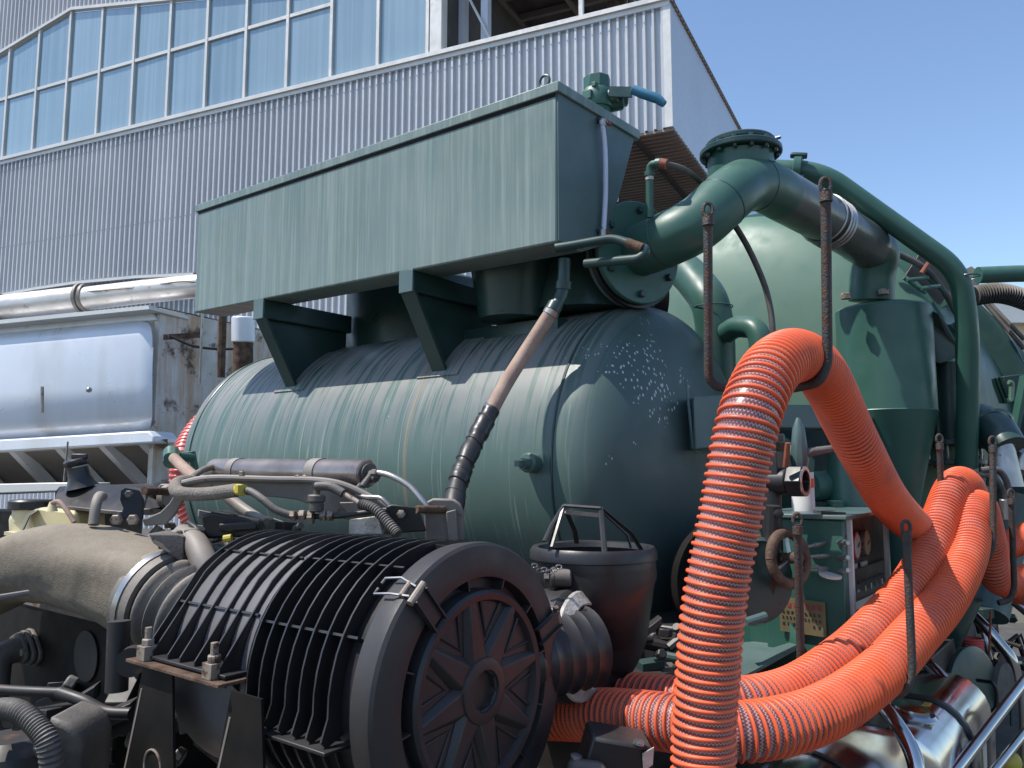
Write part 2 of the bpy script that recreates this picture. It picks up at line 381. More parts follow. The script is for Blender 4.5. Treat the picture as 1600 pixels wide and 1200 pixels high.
link('corrugated_wall', g, 'clad', bld, smooth=20)
g = G()
for z0, z1, n in ((zsill-.17, zsill-.05, .10), (zsill-.05, zsill+.06, .16)):
    g.hexa(B(0, z0, 0, -.05), BU*sL, BN*(n+.05), V((0, 0, z1-z0)))
link('sill_flashing', g, 'frame', bld)
g = G()
for k in range(2, int(sL/.205)):
    s_ = (k+.8)*.205
    for z_ in (zsill-.45, zsill-3.1):
        if z_ > (zbot_r if s_ < sStep else lerp(LW, s_))+.1: g.bolt(B(s_, z_, 0, .084), BN, .013, .012)
link('cladding_screws', g, 'taupe', bld, kind='stuff')
g = G(); g.hexa(B(-.02, zsill-.17, 0, .1), BU*.01, BN*.002, V((0, 0, .01)))
link('flashing_clip', g, 'frame', bld)
g = G()
for a, b in zip(low, low[1:]):
    g.hexa(B(a[0], a[1]-.09, 0, -.02), B(b[0], b[1]-.09, 0, -.02)-B(a[0], a[1]-.09, 0, -.02), BN*.10, V((0, 0, .09)))
g.hexa(B(low[0][0], low[0][1]-.09, 0, -.02), BU*(sL-low[0][0]), BN*.1, V((0, 0, .09)))
link('drip_flashing', g, 'frame', bld)
g = G(); corrug(g, low[-1][0]-8, sL, lambda s: 0, lambda s: lerp(low, s)+.6, t=1.2)
link('lower_wall', g, 'clad2', bld, smooth=20)
g = G(); g.hexa(B(sStep, zbot_r-8, .3), BU*10, BV*.8, V((0, 0, 8))); 
# window band
mull = [bpt(x, y)[0] for x, y in ((6, 241), (51, 229), (99, 216), (149, 201), (202, 188), (259, 173), (317, 163), (380, 147), (447, 130), (517, 117), (592, 100), (669, 84))]
mull = sorted(mull)
d = (mull[-1]-mull[0])/(len(mull)-1); mull = [mull[0]+d*i for i in range(len(mull)+6)]
ztr = bpt(521, 7)[1]; ztop = bpt(300, 0)[1]
skink = bpt(115, 18)[0]; ztopk = bpt(115, 18)[1]; sA, zA = bpt(0, 88)
def ztopf(s):
    if s < skink: return ztopk+(bpt(300, 0)[1]-ztopk)*(skink-s)/(skink-bpt(300, 0)[0])*1.0
    return ztopk+(zA-ztopk)*(s-skink)/(sA-skink)
zt2 = min(bpt(592, -40)[1], ztr+2.2)
def ztf(s): return min(ztopf(s), ztr+3.0) if s < skink else ztopf(s)
s2 = mull[2]
panes = []
for a, b in zip(mull, mull[1:]):
    a2, b2 = a+.045, b-.045
    rows = [(zsill+.06, ztr-.05), (ztr+.05, None)] if a > s2-.1 else [(zsill+.06, None)]
    for z0, z1 in rows:
        za = z1 if z1 else ztf(a2)-.05; zb = z1 if z1 else ztf(b2)-.05
        if min(za, zb) < z0+.05: continue
        g = G(); jit = random.uniform(-.014, .014)
        g.prism([B(a2, z0, 0, .0), B(b2, z0, 0, jit), B(b2, zb, 0, jit), B(a2, za, 0, 0)], BN*-.02)
        link('pane', g, 'glass', bld)
for a in mull:
    g = G(); zt = ztf(a); g.hexa(B(a-.045, zsill+.06, 0, -.06), BU*.09, BN*.13, V((0, 0, zt-zsill-.06))); link('mullion', g, 'frame', bld)
g = G(); g.hexa(B(s2, ztr-.05, 0, -.05), BU*(sL-s2), BN*.105, V((0, 0, .1))); link('transom', g, 'frame', bld)
g = G()
tops = [mull[0]]+[skink]+[sL]
for a, b in zip(tops, tops[1:]):
    p, q = B(a, ztf(a), 0, -.05), B(b, ztf(b) if b != sL else ztopf(b), 0, -.05)
    g.hexa(p, q-p, BN*.16, V((0, 0, .1)))
link('window_head', g, 'frame', bld)
g = G(); corrug(g, mull[0], sL, lambda s: ztf(s)+.1, lambda s: ztr+6.5, t=0)
link('upper_wall', g, 'clad', bld, smooth=20)
rr0 = ray(1003, 0); q0 = CAM+rr0*((ztr+1.35-CZ)/rr0.z); dq = q0-C0g; det = BU.x*BV.y-BU.y*BV.x
sE = (dq.x*BV.y-dq.y*BV.x)/det
# post at the end of the glass, open balcony behind the parapet
g = G(); g.hexa(B(s669-.42, zsill+.06, 0, -.25), BU*.37, BN*.3, V((0, 0, 5))); link('corner_post', g, 'frame', bld, bevel=.02)
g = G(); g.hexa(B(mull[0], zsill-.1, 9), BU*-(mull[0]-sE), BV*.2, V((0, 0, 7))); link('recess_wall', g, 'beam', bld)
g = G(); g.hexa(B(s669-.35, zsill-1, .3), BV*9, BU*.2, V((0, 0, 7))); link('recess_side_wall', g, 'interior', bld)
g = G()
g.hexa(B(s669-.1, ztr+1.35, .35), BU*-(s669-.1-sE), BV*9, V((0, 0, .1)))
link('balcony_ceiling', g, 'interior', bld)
def beam(p, q, w=.14, h=.2, m='beam', nm='ceiling_beam'):
    p, q = V(p), V(q); dd = (q-p); sd = dd.cross(V((0, 0, 1))).normalized()*w
    g = G(); g.hexa(p-sd/2, dd, sd, V((0, 0, h))); return link(nm, g, m, bld)
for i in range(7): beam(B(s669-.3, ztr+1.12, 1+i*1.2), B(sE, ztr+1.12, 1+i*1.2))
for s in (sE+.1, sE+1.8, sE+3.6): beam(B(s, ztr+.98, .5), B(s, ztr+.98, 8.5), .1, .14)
g = G(); sp = bpt(901, 20)[0]; g.hexa(B(sp-.05, zsill-.2, .25), BU*.1, BV*.1, V((0, 0, ztr+1.3-zsill))); link('balcony_post', g, 'frame', bld)
for q in ((690, 4), (726, 45)):
    s, z = bpt(*q); g = G(); g.hexa(B(s-.16, zsill-.3, .9), BU*.2, BV*.2, V((0, 0, 3.2))); link('balcony_column', g, 'clad2', bld)
p, q = B(bpt(688, 6)[0], ztr+.4, .8), B(bpt(760, 60)[0], zsill-.1, .8)
beam(p, q, .12, .12, 'frame', 'slanted_brace')
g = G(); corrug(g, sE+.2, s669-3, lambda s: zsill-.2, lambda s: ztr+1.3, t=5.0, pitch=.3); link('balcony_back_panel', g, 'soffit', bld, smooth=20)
# side face going away, corner trim, underside
g = G(); g.hexa(B(0, zbot_r, 0), BV*26, BU*.03, V((0, 0, ZP-zbot_r))); link('side_wall', g, 'clad2', bld)
g = G(); g.hexa(B(-.03, zbot_r, 0, -.02), BU*.17, BN*.108, V((0, 0, ZP-zbot_r-.17))); link('corner_trim', g, 'frame', bld)
g = G()
for i in range(120):
    t = i*.21
    g.hexa(B(-.05, ZP-.01, t), BV*.11, BU*.1, V((0, 0, .06)))
    g.hexa(B(-.04, zbot_r-.06, t), BV*.10, BU*5.6, V((0, 0, .058)))
g.hexa(B(-.06, ZP+.05, 0), BV*26, BU*.14, V((0, 0, .03)))
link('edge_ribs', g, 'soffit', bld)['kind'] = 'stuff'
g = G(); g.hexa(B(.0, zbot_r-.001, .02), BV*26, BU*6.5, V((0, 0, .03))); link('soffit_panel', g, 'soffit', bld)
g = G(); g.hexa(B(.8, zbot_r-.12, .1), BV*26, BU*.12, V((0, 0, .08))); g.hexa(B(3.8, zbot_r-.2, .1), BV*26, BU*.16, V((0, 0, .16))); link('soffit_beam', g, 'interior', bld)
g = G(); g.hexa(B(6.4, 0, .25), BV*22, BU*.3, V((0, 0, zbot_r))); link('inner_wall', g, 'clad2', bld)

# ------------------------------------------------------------------ rusty silver hopper trailer
TU = az(-72); TVv = az(26)
def tpl(px_, py_, o, nrm):
    r = ray(px_, py_); return CAM+r*(nrm.dot(o-CAM)/nrm.dot(r))
TN = V((0, 0, 1)).cross(TU).normalized()
if TN.dot(FD) > 0: TN = -TN
T0 = W(238, 600, 7.0)
def T(px_, py_, off=0.0): return tpl(px_, py_, T0+TN*off, TN)
trl = thing('hopper_trailer', 'dull silver hopper trailer with rust-streaked end, parked in front of the ribbed wall', 'trailer', (T0.x, T0.y, 0))
def slab(pts, depth=.05, off=0.0): 
    return [T(x, y, off) for x, y in pts], -TN*depth
L = -420
g = G()
# body side with softly rolled top and bottom edges
rows = [((L, 560), (222, 500), -.05), ((L, 563), (226, 504), .03), ((L, 570), (230, 512), .075), ((L, 580), (232, 524), .09), ((L, 640), (232, 600), .10), ((L, 690), (232, 650), .09), ((L, 703), (230, 664), .04), ((L, 712), (226, 676), -.06)]
vs = []
for a, b, o in rows: vs += [T(a[0], a[1], o), T((a[0]+b[0])/2, (a[1]+b[1])/2, o), T(b[0]-14, b[1], o), T(b[0]+6, b[1], o-.06)]
fs = []
for i in range(len(rows)-1):
    for j in range(3): fs.append((i*4+j, i*4+j+1, i*4+4+j+1, i*4+4+j))
g.add(vs, fs); link('side_panel', g, 'silver', trl, smooth=60)
g = G(); P_, v_ = slab([(L, 545), (232, 479), (245, 500), (205, 503), (L, 560)], 1.2, -.02); g.prism(P_, v_)
link('top_flange', g, 'silver', trl, bevel=.01)
g = G(); P_, v_ = slab([(L, 541), (232, 477), (233, 483), (L, 547)], .5, .14); g.prism(P_, v_); link('top_rail', g, 'frame', trl)
g = G(); P_, v_ = slab([(L, 712), (232, 673), (240, 682), (240, 692), (L, 730)], .3, .10); g.prism(P_, v_); link('lower_rail', g, 'silver', trl, bevel=.015)
# hopper belly slope and ribs
g = G(); a1, a2 = T(L, 728, .0), T(262, 686, .0); b1, b2 = T(L, 790, -.9), T(262, 762, -.9)
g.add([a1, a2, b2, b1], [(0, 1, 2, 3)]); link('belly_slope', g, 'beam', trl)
for x in (-70, 10, 82, 150, 212):
    g = G(); y = 728-(x+420)*.062
    p, q = T(x, y+2, .06), T(x+58, y+62, -.55)
    g.hexa(p, q-p, TU*-.07, TN*-.16); link('belly_rib', g, 'silver', trl)
g = G(); P_, v_ = slab([(L, 766), (80, 754), (152, 754), (152, 766), (80, 768), (L, 786)], .15, .15); g.prism(P_, v_); link('skirt_rail', g, 'frame', trl, bevel=.01)
# end face: faces right, rusty
g = G(); e0 = T(240, 482, -.05); e1 = T(240, 690, -.05)
g.hexa(e1, V((0, 0, (e0-e1).z)), TVv*2.2, TU*.05); link('end_panel', g, 'silverrust', trl, label='rust-eaten pale end panel of the trailer')
g = G(); g.hexa(e1+V((0, 0, -.55)), V((0, 0, .55)), TVv*2.0, TU*.05); link('end_skirt', g, 'silverrust', trl)
g = G(); g.hexa(e0+V((0, 0, -.08))-TU*.05, TVv*2.4, TU*.12, V((0, 0, .10))); link('end_rail', g, 'rust', trl, bevel=.01)
g = G(); p = T(262, 521, 0)-TVv*-.3; q = W(312, 518, 7.3); g.hexa(W(264, 522, 6.95), W(314, 519, 7.2)-W(264, 522, 6.95), V((0, 0, -.05)), TU*.06); link('rusty_hinge', g, 'rust', trl)
g = G(); g.tube(px([(268, 526, 6.95), (300, 540, 7.0), (335, 545, 7.1), (365, 545, 7.2)], 5), .012, 8); link('end_cable', g, 'dark', trl)
g = G(); g.cyl(W(348, 488, 6.6), W(345, 590, 6.6), .033, 8); link('vertical_strut', g, 'rust', trl)
g = G(); g.cyl(W(317, 476, 6.9), W(312, 600, 6.9), .012, 8); link('vertical_strut', g, 'steel', trl)
g = G(); g.cyl(W(380, 495, 7.1), W(380, 535, 7.1), .10, 24, bev=.01); link('end_drum', g, 'silver', trl)
g = G(); g.cyl(W(380, 530, 7.1), W(380, 600, 7.1), .085, 24); link('rusted_drum_base', g, 'rust', trl, label='orange-rusted drum under the silver drum')
g = G(); g.cyl(W(66, 604, 6.85), W(66, 645, 6.85), .014, 8); link('latch_pin', g, 'steel', trl)
g = G(); g.ball(W(139, 609, 6.84), .025); link('latch_knob', g, 'steel', trl)
g = G(); g.cyl(W(106, 690, 6.7), W(100, 752, 6.7), .008, 6); link('hanging_rod', g, 'steel', trl)
g = G(); P_, v_ = slab([(206, 735), (262, 735), (262, 800), (206, 800)], .5, -1.0); g.prism(P_, v_); link('control_box', g, 'frame', trl, bevel=.01, label='pale grey box under the trailer end')
for x in (-230, -120):       # wheels below, out of frame
    c = T(x, 738, -.3); c.z = .5; g = G(); g.lathe([(0, -.14), (.45, -.14), (.5, -.1), (.5, .1), (.45, .14), (0, .14)], c, TN, 28); link('wheel', g, 'tyre', trl)
g = G(); c = T(-175, 738, -.6); g.hexa(V((c.x, c.y, .5))-TU*3, TU*6, TN*-.5, V((0, 0, .8))); link('axle_frame', g, 'dark', trl)
# aluminium exhaust / blower pipe along the trailer roof
pp = thing('blower_pipe', 'long silver pipe with ringed joint running along the trailer roof', 'pipe', W(100, 470, 7.5))
g = G(); g.tube([W(-300, 516, 8.0), W(128, 467, 7.75)], .127, 28); link('pipe_section', g, 'pipe', pp)
g = G(); g.tube([W(130, 467, 7.7), W(222, 456, 7.6), W(420, 436, 7.4)], .112, 28); link('pipe_section', g, 'pipe', pp)
for x, y, r in ((128, 467, .15), (136, 466, .142), (0, 482, .145)):
    g = G(); u = (W(222, 456, 7.6)-W(-300, 516, 8.0)).normalized(); c = W(x, y, 7.72 if x > 50 else 7.8)
    g.lathe([(r-.03, -.014), (r, -.014), (r, .014), (r-.03, .014)], c, u, 28); link('joint_ring', g, 'rust' if x == 0 else 'taupe', pp)
g = G(); g.hexa(W(222, 436, 7.6), W(236, 434, 7.6)-W(222, 436, 7.6), V((0, 0, -.1)), FD*.3); g.tube(px([(132, 456, 7.6), (180, 452, 7.5), (230, 447, 7.5), (280, 440, 7.4), (310, 441, 7.4)], 5), .008, 6)
link('clip_and_cable', g, 'taupe', pp)

# ================================================================== VACUUM TRUCK
trk = thing('vacuum_truck', 'dark green vacuum truck with a ribbed black air cleaner in front of its dirt-streaked tank', 'truck', (3.5, 1.9, 0))
# chassis and wheels (mostly hidden)
for y in (1.35, 2.35):
    g = G(); g.box((.4, y-.04, .78), (8.2, y+.04, 1.0)); link('chassis_rail', g, 'dark', trk, bevel=.005)
for x in (4.6, 6.0):
    for y in (.95, 2.9):
        g = G(); g.lathe([(0, -.12), (.26, -.12), (.44, -.14), (.5, -.09), (.5, .09), (.44, .14), (.26, .12), (0, .12)], (x, y, .5), (0, 1, 0), 32); link('wheel', g, 'tyre', trk)
# ---- horizontal water tank
TX, TZ, TR, TY1, TY2, TD = 2.60, 1.715, .588, 1.41, 3.455, .265
g = G(); pr = []
def head(r, d, n=18, p=2.4): return [(r*max(0, 1-math.sin(a*pi/2/n)**p)**(1/p) if a < n else 0, d*math.sin(a*pi/2/n)) for a in range(n+1)]
hd = head(TR, TD)
pr = [(r, -h) for r, h in hd][::-1]+[(TR, .01)]+[(TR, (TY2-TY1)*k/6) for k in range(1, 7)]+[(r, TY2-TY1+h) for r, h in head(TR, .20, 18, 2.8)[1:]]
g.lathe(pr, (TX, TY1, TZ), (0, 1, 0), 96)
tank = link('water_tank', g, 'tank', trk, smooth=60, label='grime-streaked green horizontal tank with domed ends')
for y in (TY1, TY2):
    g = G(); g.lathe([(TR-.004, -.005), (TR+.003, -.004), (TR+.0045, 0), (TR+.003, .004), (TR-.004, .005)], (TX, y, TZ), (0, 1, 0), 96); link('weld_seam', g, 'dgreen', tank)
def tp(ang, y, r=TR): a = math.radians(ang); return V((TX+r*math.cos(a), y, TZ+r*math.sin(a)))
def patch(a0, a1, y0, y1, h=.006, n=8):
    g = G(); vs = []; 
    for k in range(n+1):
        a = a0+(a1-a0)*k/n
        for y in (y0, y1): vs += [tp(a, y, TR-.002), tp(a, y, TR+h)]
    fs = [(0, 1, 3, 2), (4*n, 4*n+2, 4*n+3, 4*n+1)]
    for k in range(n):
        o = 4*k; fs += [(o+1, o+5, o+7, o+3), (o, o+4, o+5, o+1), (o+2, o+3, o+7, o+6)]
    g.add(vs, fs); return g
for y in (1.985, 2.855): link('support_pad', patch(118, 146, y-.10, y+.10), 'tank', tank, smooth=50)
# plug boss
p = V((2.02, 1.474, 1.726)); g = G(); g.cyl(p+V((.03, 0, 0)), p+V((-.05, 0, .004)), .031, 20, bev=.006); g.cyl(p+V((-.05, 0, 0)), p+V((-.075, 0, 0)), .018, 20)
g.hexa(p+V((-.098, -.009, -.009)), (.03, 0, 0), (0, .018, 0), (0, 0, .018)); link('plug_boss', g, 'tank', tank)
# raised bracket plate on the near dome
def ontank_dome(px_, py_, y): return onY(px_, py_, y)
g = G(); a = W(1128, 622, 2.14); 
g.hexa(W(1084, 620, 2.56), W(1140, 616, 2.60)-W(1084, 620, 2.56), V((0, 0, -.17)), FD*.12); link('dome_bracket', g, 'endgreen', tank, bevel=.006)
g = G(); g.tube([W(1073, 600, 2.60), W(1078, 650, 2.575), W(1083, 700, 2.565), (W(1088, 706, 2.57)), W(1108, 706, 2.60)], .005, 8); link('weld_line', g, 'endgreen', tank)
# ---- tapered header box above it
X0 = 1.95; ya, yb = 1.342, 3.352; zt, zb = 2.905, 2.41
def bz(z, y): return z+(y-ya)*.0155
P4 = lambda y: [V((X0, y, bz(zb-.016, y))), V((X0, y, bz(zt-.016, y))), V((2.44, y, bz(zt+.0, y))), V((2.205, y, bz(zb+.055, y)))]
zbm = .0
secA = [V((X0, ya, 2.394)), V((X0, ya, 2.889)), V((2.44, ya, 2.908)), V((2.235, ya, 2.45)), V((2.10, ya, 2.398))]
secB = [p+V((0, yb-ya, .031)) for p in secA]
g = G(); n = 5
g.add(secA+secB, [tuple(range(n)), tuple(range(n, 2*n))[::-1]]+[((i+1) % n, i, i+n, (i+1) % n+n) for i in range(n)])
hb = link('header_box', g, 'box', trk, smooth=20, bevel=.006, label='long chalky grey-green tapered box tank over the water tank')
# thin end plate, 4 mm proud; shade of this face put into a darker colour
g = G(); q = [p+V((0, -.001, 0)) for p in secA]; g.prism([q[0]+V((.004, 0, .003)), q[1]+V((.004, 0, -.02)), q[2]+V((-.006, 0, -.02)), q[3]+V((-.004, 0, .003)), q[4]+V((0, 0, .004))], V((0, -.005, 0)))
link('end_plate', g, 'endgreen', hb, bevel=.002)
g = G(); t0, t1 = secA[1], secA[2]; lid = [t0+V((-.009, -.016, -.022)), t0+V((-.009, -.016, .012)), t1+V((.016, -.016, .012)), t1+V((.016, -.016, -.022))]
g.add(lid+[p+V((0, yb-ya+.032, .031)) for p in lid], [(3, 2, 1, 0), (4, 5, 6, 7), (0, 1, 5, 4), (1, 2, 6, 5), (2, 3, 7, 6), (3, 0, 4, 7)])
link('lid_flange', g, 'box', hb, bevel=.003)
g = G(); c = onX(851, 127, 2.07); g.tube([c+V((0, math.cos(a*pi/10)*.020, math.sin(a*pi/10)*.020))*1.0 for a in range(21)], .0042, 8, caps=False); g.cyl(c+V((0, 0, -.036)), c+V((0, 0, -.02)), .012, 12)
link('lifting_eye', g, 'dgreen', hb)
g = G(); g.hexa(V((X0-.003, ya+.002, 2.857)), (.004, 0, 0), (0, yb-ya-.004, .031), (0, 0, .010)); link('lid_shadow_strip', g, 'void', hb)  # black strip standing in for the shadow under the lid's overhang
# support tubes and gussets
for y in (1.985, 2.855):
    dz = (y-ya)*.0155
    g = G(); g.box((1.955, y-.031, 2.325+dz*.6), (2.43, y+.031, 2.395+dz)); st = link('support_tube', g, 'dgreen', trk, bevel=.004)
    g = G(); g.box((1.947, y-.034, 2.322+dz*.6), (1.955, y+.034, 2.398+dz)); link('tube_cap', g, 'endgreen', st, bevel=.002)
    g = G(); g.prism([V((1.965, y-.004, 2.32+dz)), V((2.42, y-.004, 2.32+dz)), V((2.42, y-.004, 2.25)), V((2.42, y-.004, 2.24)), V((2.14, y-.004, 2.06))], V((0, .008, 0))); link('gusset_plate', g, 'dgreen', trk)
    a, b = V((1.955, y, 2.322+dz)), V((2.135, y, 2.045)); d_ = (b-a); g = G(); g.hexa(a+V((0, -.034, 0)), d_, V((0, .068, 0)), V((.012, 0, .006))); link('gusset_flange', g, 'dgreen', trk, bevel=.002)
# dark drums between tank and box, behind
g = G(); g.cyl((2.78, 2.72, 2.15), (2.78, 2.72, 2.60), .36, 48, bev=.01); link('hidden_drum', g, 'dgreen', trk)
g = G(); g.lathe([(.0, 0), (.25, 0), (.17, .40), (0, .40)], W(912, 496, 3.0), (0, 0, 1), 40); link('outlet_cone', g, 'dgreen', trk)
g = G(); g.lathe([(.0, 0), (.12, 0), (.17, .30), (0, .30)], W(800, 500, 2.9), (0, 0, 1), 32); link('outlet_cone', g, 'dgreen', trk)
g = G(); g.box(W(800, 505, 2.9)+V((0, -.2, -.3)), W(800, 505, 2.9)+V((.25, .3, .0))); link('valve_base', g, 'dgreen', trk)
# black bellows with pale rings behind the tank
g = G(); c = W(1003, 462, 3.1)
for i in range(8): g.lathe([(.085, -.006), (.095, 0), (.085, .006)], c+RT*(.012*i-.06)*1.6, RT+V((0, 0, -.15)), 28, 1)
g.cyl(c-RT*.12, c+RT*.09, .086, 28); link('ringed_coupling', g, ['dark', 'steel'], trk)
# sight tube on the box end, with clamps
g = G(); g.tube([onY(x_, y_, 1.318) for x_, y_ in spline([(940, 188), (945, 230), (946, 300), (943, 362)], 6)], .0085, 14); sg = link('sight_tube', g, 'clear', hb)
for y_, z_ in ((192, .0), (364, 0)):
    g = G(); p_ = onY(942, y_, 1.318); g.cyl(p_+V((0, 0, -.012)), p_+V((0, 0, .01)), .0125, 14, 1); g.cyl(p_+V((0, -.012, 0)), p_+V((.026, -.012, 0)), .0065, 8, 0); g.cyl(p_+V((-.004, .02, .012)), p_+V((0, 0, .008)), .011, 8, 2)
    link('tube_clamp', g, ['redbrown', 'steel', 'dgreen'], sg)
# ball valve on top of the box with blue lever
c = onZ(933, 172, 2.955); vk = (c-CAM).dot(ray(800, 600).normalized()); g = G()
g.cyl(c+V((0, 0, -.081)), c+V((0, 0, 0.0)), .0486, 24); g.lathe([(0, 0), (.054, 0), (.0594, .0162), (.054, .0607), (.0446, .0743), (0, .0743)], c, (0, 0, 1), 24)
g.lathe([(.027, 0), (.0486, 0), (.0486, .0432), (.0351, .0486), (.0351, .0243), (0.0, .0243)], c+V((0, 0, .0716)), (0, 0, 1), 8)
g.cyl(c+V((0, 0, .0378)), c+V((.0135, -.0783, .0378)), .027, 16, bev=.0041); g.bolt(c+V((.0135, -.0783, .0378)), (.135, -1, 0), .0175, .0203)
g.hexa(c+V((-.054, -.027, .0607)), (.081, 0, 0), (0, .0162, 0), (0, 0, .0162)); g.cyl(c+RT*.0378+V((0, 0, .0243)), c+RT*.0891+V((0, 0, .0351)), .0324, 18, bev=.0054)
g.bolt(c+RT*.0864+V((0, 0, .0351)), RT, .0216, .0216); g.box(c+V((-.0675, -.0162, .0162)), c+V((-.0405, .0162, .0473)))
vb = link('ball_valve', g, 'green', trk, bevel=.002)
g = G(); a = W(952, 145, vk-.06); b = W(988, 146, vk-.09); e = W(1038, 163, vk-.12)
g.hexa(a+V((0, 0, -.012)), b-a, V((0, 0, .036)), FD*.008); link('lever_arm', g, 'dgreen', vb)
g = G(); pts = [(b+V((0, 0, .015))), b+(e-b)*.3+V((0, 0, .012)), b+(e-b)*.8+V((0, 0, .012)), e+V((0, 0, .008))]
g.tube([pts[0], pts[0]+(pts[1]-pts[0])*.05]+pts[1:3]+[e], [.015, .0175, .019, .019, .013], 14, sy=.9); link('lever_grip', g, 'blue', vb)
# U handle under the box end
g = G(); g.tube(bend([W(868, 388, 2.40), W(958, 372, 2.36), W(1012, 390, 2.30), W(1000, 404, 2.30), W(915, 412, 2.44)], .024, 5), .0138, 12); link('pipe_handle', g, 'dgreen', trk)
g = G(); g.tube([W(980, 379, 2.325), W(1004, 388, 2.30)], .0144, 12); link('handle_rust', g, 'rust', trk)
# drain elbow and hose
g = G(); g.tube(bend([W(882, 405, 2.54), W(880, 458, 2.53), W(863, 486, 2.50)], .035, 5), .020, 16); g.cyl(W(881, 440, 2.53), W(880, 452, 2.53), .025, 16); g.cyl(W(868, 476, 2.51), W(862, 487, 2.50), .025, 16)
link('drain_elbow', g, 'dgreen', trk)
P1 = px([(864, 484, 2.50), (846, 512, 2.50), (820, 552, 2.49), (793, 595, 2.45), (768, 640, 2.40)], 8)
g = G(); g.tube(P1, .0225, 18); dh = link('drain_hose', g, 'brownhose', trk, label='brown sun-bleached drain hose hanging over the tank')
for q in ((861, 489, 2.50), (768, 638, 2.40)):
    k = W(*q); g = G(); g.lathe([(.0225, -.008), (.0255, -.007), (.0255, .007), (.0225, .008)], k, (P1[3]-P1[0]), 18); link('hose_clamp', g, 'steel', dh)
P2 = px([(768, 640, 2.40), (745, 684, 2.34), (727, 722, 2.27), (714, 762, 2.20), (706, 810, 2.12)], 10)
rr = [.0268+.0026*(1 if (i*9//len(P2)) % 2 else -.3)+.001*math.sin(i*1.7) for i in range(len(P2))]
g = G(); g.tube(P2, rr, 18); link('taped_hose', g, 'black', trk, label='black taped lower length of the drain hose')
fr = frames([V(p) for p in P2])
for i in range(4, len(P2)-2, 4):
    g = G(); t, u, w = fr[i]; t = (t+u*.25).normalized(); g.lathe([(.0272, -.002), (.0305, 0), (.0272, .002)], P2[i], t, 18); link('wire_wrap', g, 'rubber', dh)
# ---- main suction pipe
def flange(c, ax, r, th=.024, nb=8, m='green', par=None, name='pipe_flange', br=.0132, rb=.82, bm='dgreen'):
    c = V(c); ax = V(ax).normalized(); g = G(); g.lathe([(0, -th/2), (r-.0036, -th/2), (r, -th/2+.0036), (r, th/2-.0036), (r-.0036, th/2), (0, th/2)], c, ax, 40)
    o = link(name, g, m, par or trk); u, w, a = frame_of(ax)
    for i in range(nb):
        an = 2*pi*(i+.5)/nb; p = c+(u*math.cos(an)+w*math.sin(an))*r*rb
        g = G(); g.lathe([(0, -th/2-br*1.3), (br*.8, -th/2-br*1.3), (br, -th/2-br), (br, th/2+br), (br*.8, th/2+br*1.3), (0, th/2+br*1.3)], p, ax, 6); link('flange_bolt', g, bm, o)
    return o
spA = [(998, 392, 2.76), (1045, 373, 2.64), (1092, 348, 2.616), (1135, 309, 2.664), (1160, 291, 2.736), (1188, 289, 2.808), (1218, 304, 2.916)]  # suction pipe group and cyclone: depths and radii scaled up about the camera
g = G(); g.tube(px(spA, 8), .0906, 40); sp_ = link('suction_pipe', g, 'green', trk, label='fat green suction pipe curving up from the flange')
pp_ = px(spA, 8)
for i in (7, 22, 38):
    g = G(); g.lathe([(.0902, -.004), (.0925, 0), (.0902, .004)], pp_[i], pp_[i+1]-pp_[i-1], 40); link('weld_bead', g, 'dgreen', sp_)
ax = (W(1040, 376, 2.64)-W(996, 392, 2.76)).normalized()
flange(W(984, 400, 2.796), ax, .186, .024, 6, 'endgreen'); flange(W(996, 395, 2.754), ax, .18, .0216, 6, 'green')
g = G(); g.lathe([(.1896, -.0096), (.1896, .0096), (.144, .0096), (.144, -.0096)], W(990, 398, 2.778), ax, 36); link('rubber_gasket', g, 'black', trk)
g = G(); g.tube([W(1206, 297, 2.88), W(1275, 335, 3.12), W(1290, 343, 3.168)], .0918, 40); link('sleeve_pipe', g, 'greygreen', trk, label='grey-brown smooth straight sleeve of the suction pipe')
g = G(); g.tube([W(1288, 342, 3.168), W(1360, 386, 3.408)], .0906, 40); link('sleeve_pipe', g, 'greygreen', trk)
a, b = W(1276, 335, 3.132), W(1304, 353, 3.228); ax = (b-a).normalized(); g = G(); g.cyl(a, b, .0948, 36)
for i in (2, 4, 5, 6): g.lathe([(.0948, -.0036), (.102, 0), (.0948, .0036)], a+(b-a)*(i+.5)/7, ax, 36, 1)
link('wire_bound_coupling', g, ['dark', 'steel'], trk, label='black coupling bound with steel wire rings')
g = G(); g.tube(bend([W(1340, 374, 3.36), W(1372, 394, 3.456), W(1363, 425, 3.48), W(1361, 470, 3.48)], .144, 9), .0924, 36); link('pipe_elbow', g, 'green', trk)
flange(W(1157, 240, 2.832), (0, 0, 1), .1416, .0216, 14, 'dgreen', br=.009, rb=.88)
g = G(); g.cyl(W(1157, 300, 2.832), W(1157, 241, 2.832), .114, 36); link('riser_pipe', g, 'green', trk)
c = W(1157, 232, 2.832); g = G(); g.cyl(c, c+V((0, 0, .0216)), .12, 32, bev=.0048); g.cyl(c+V((0, 0, .0216)), c+V((0, 0, .0336)), .06, 20); link('hatch_cover', g, 'dgreen', trk)
g = G(); g.tube([W(1183, 226, 2.808), W(1200, 219, 2.784), W(1220, 214, 2.76)], .006, 8); link('hatch_lever', g, 'dgreen', trk)
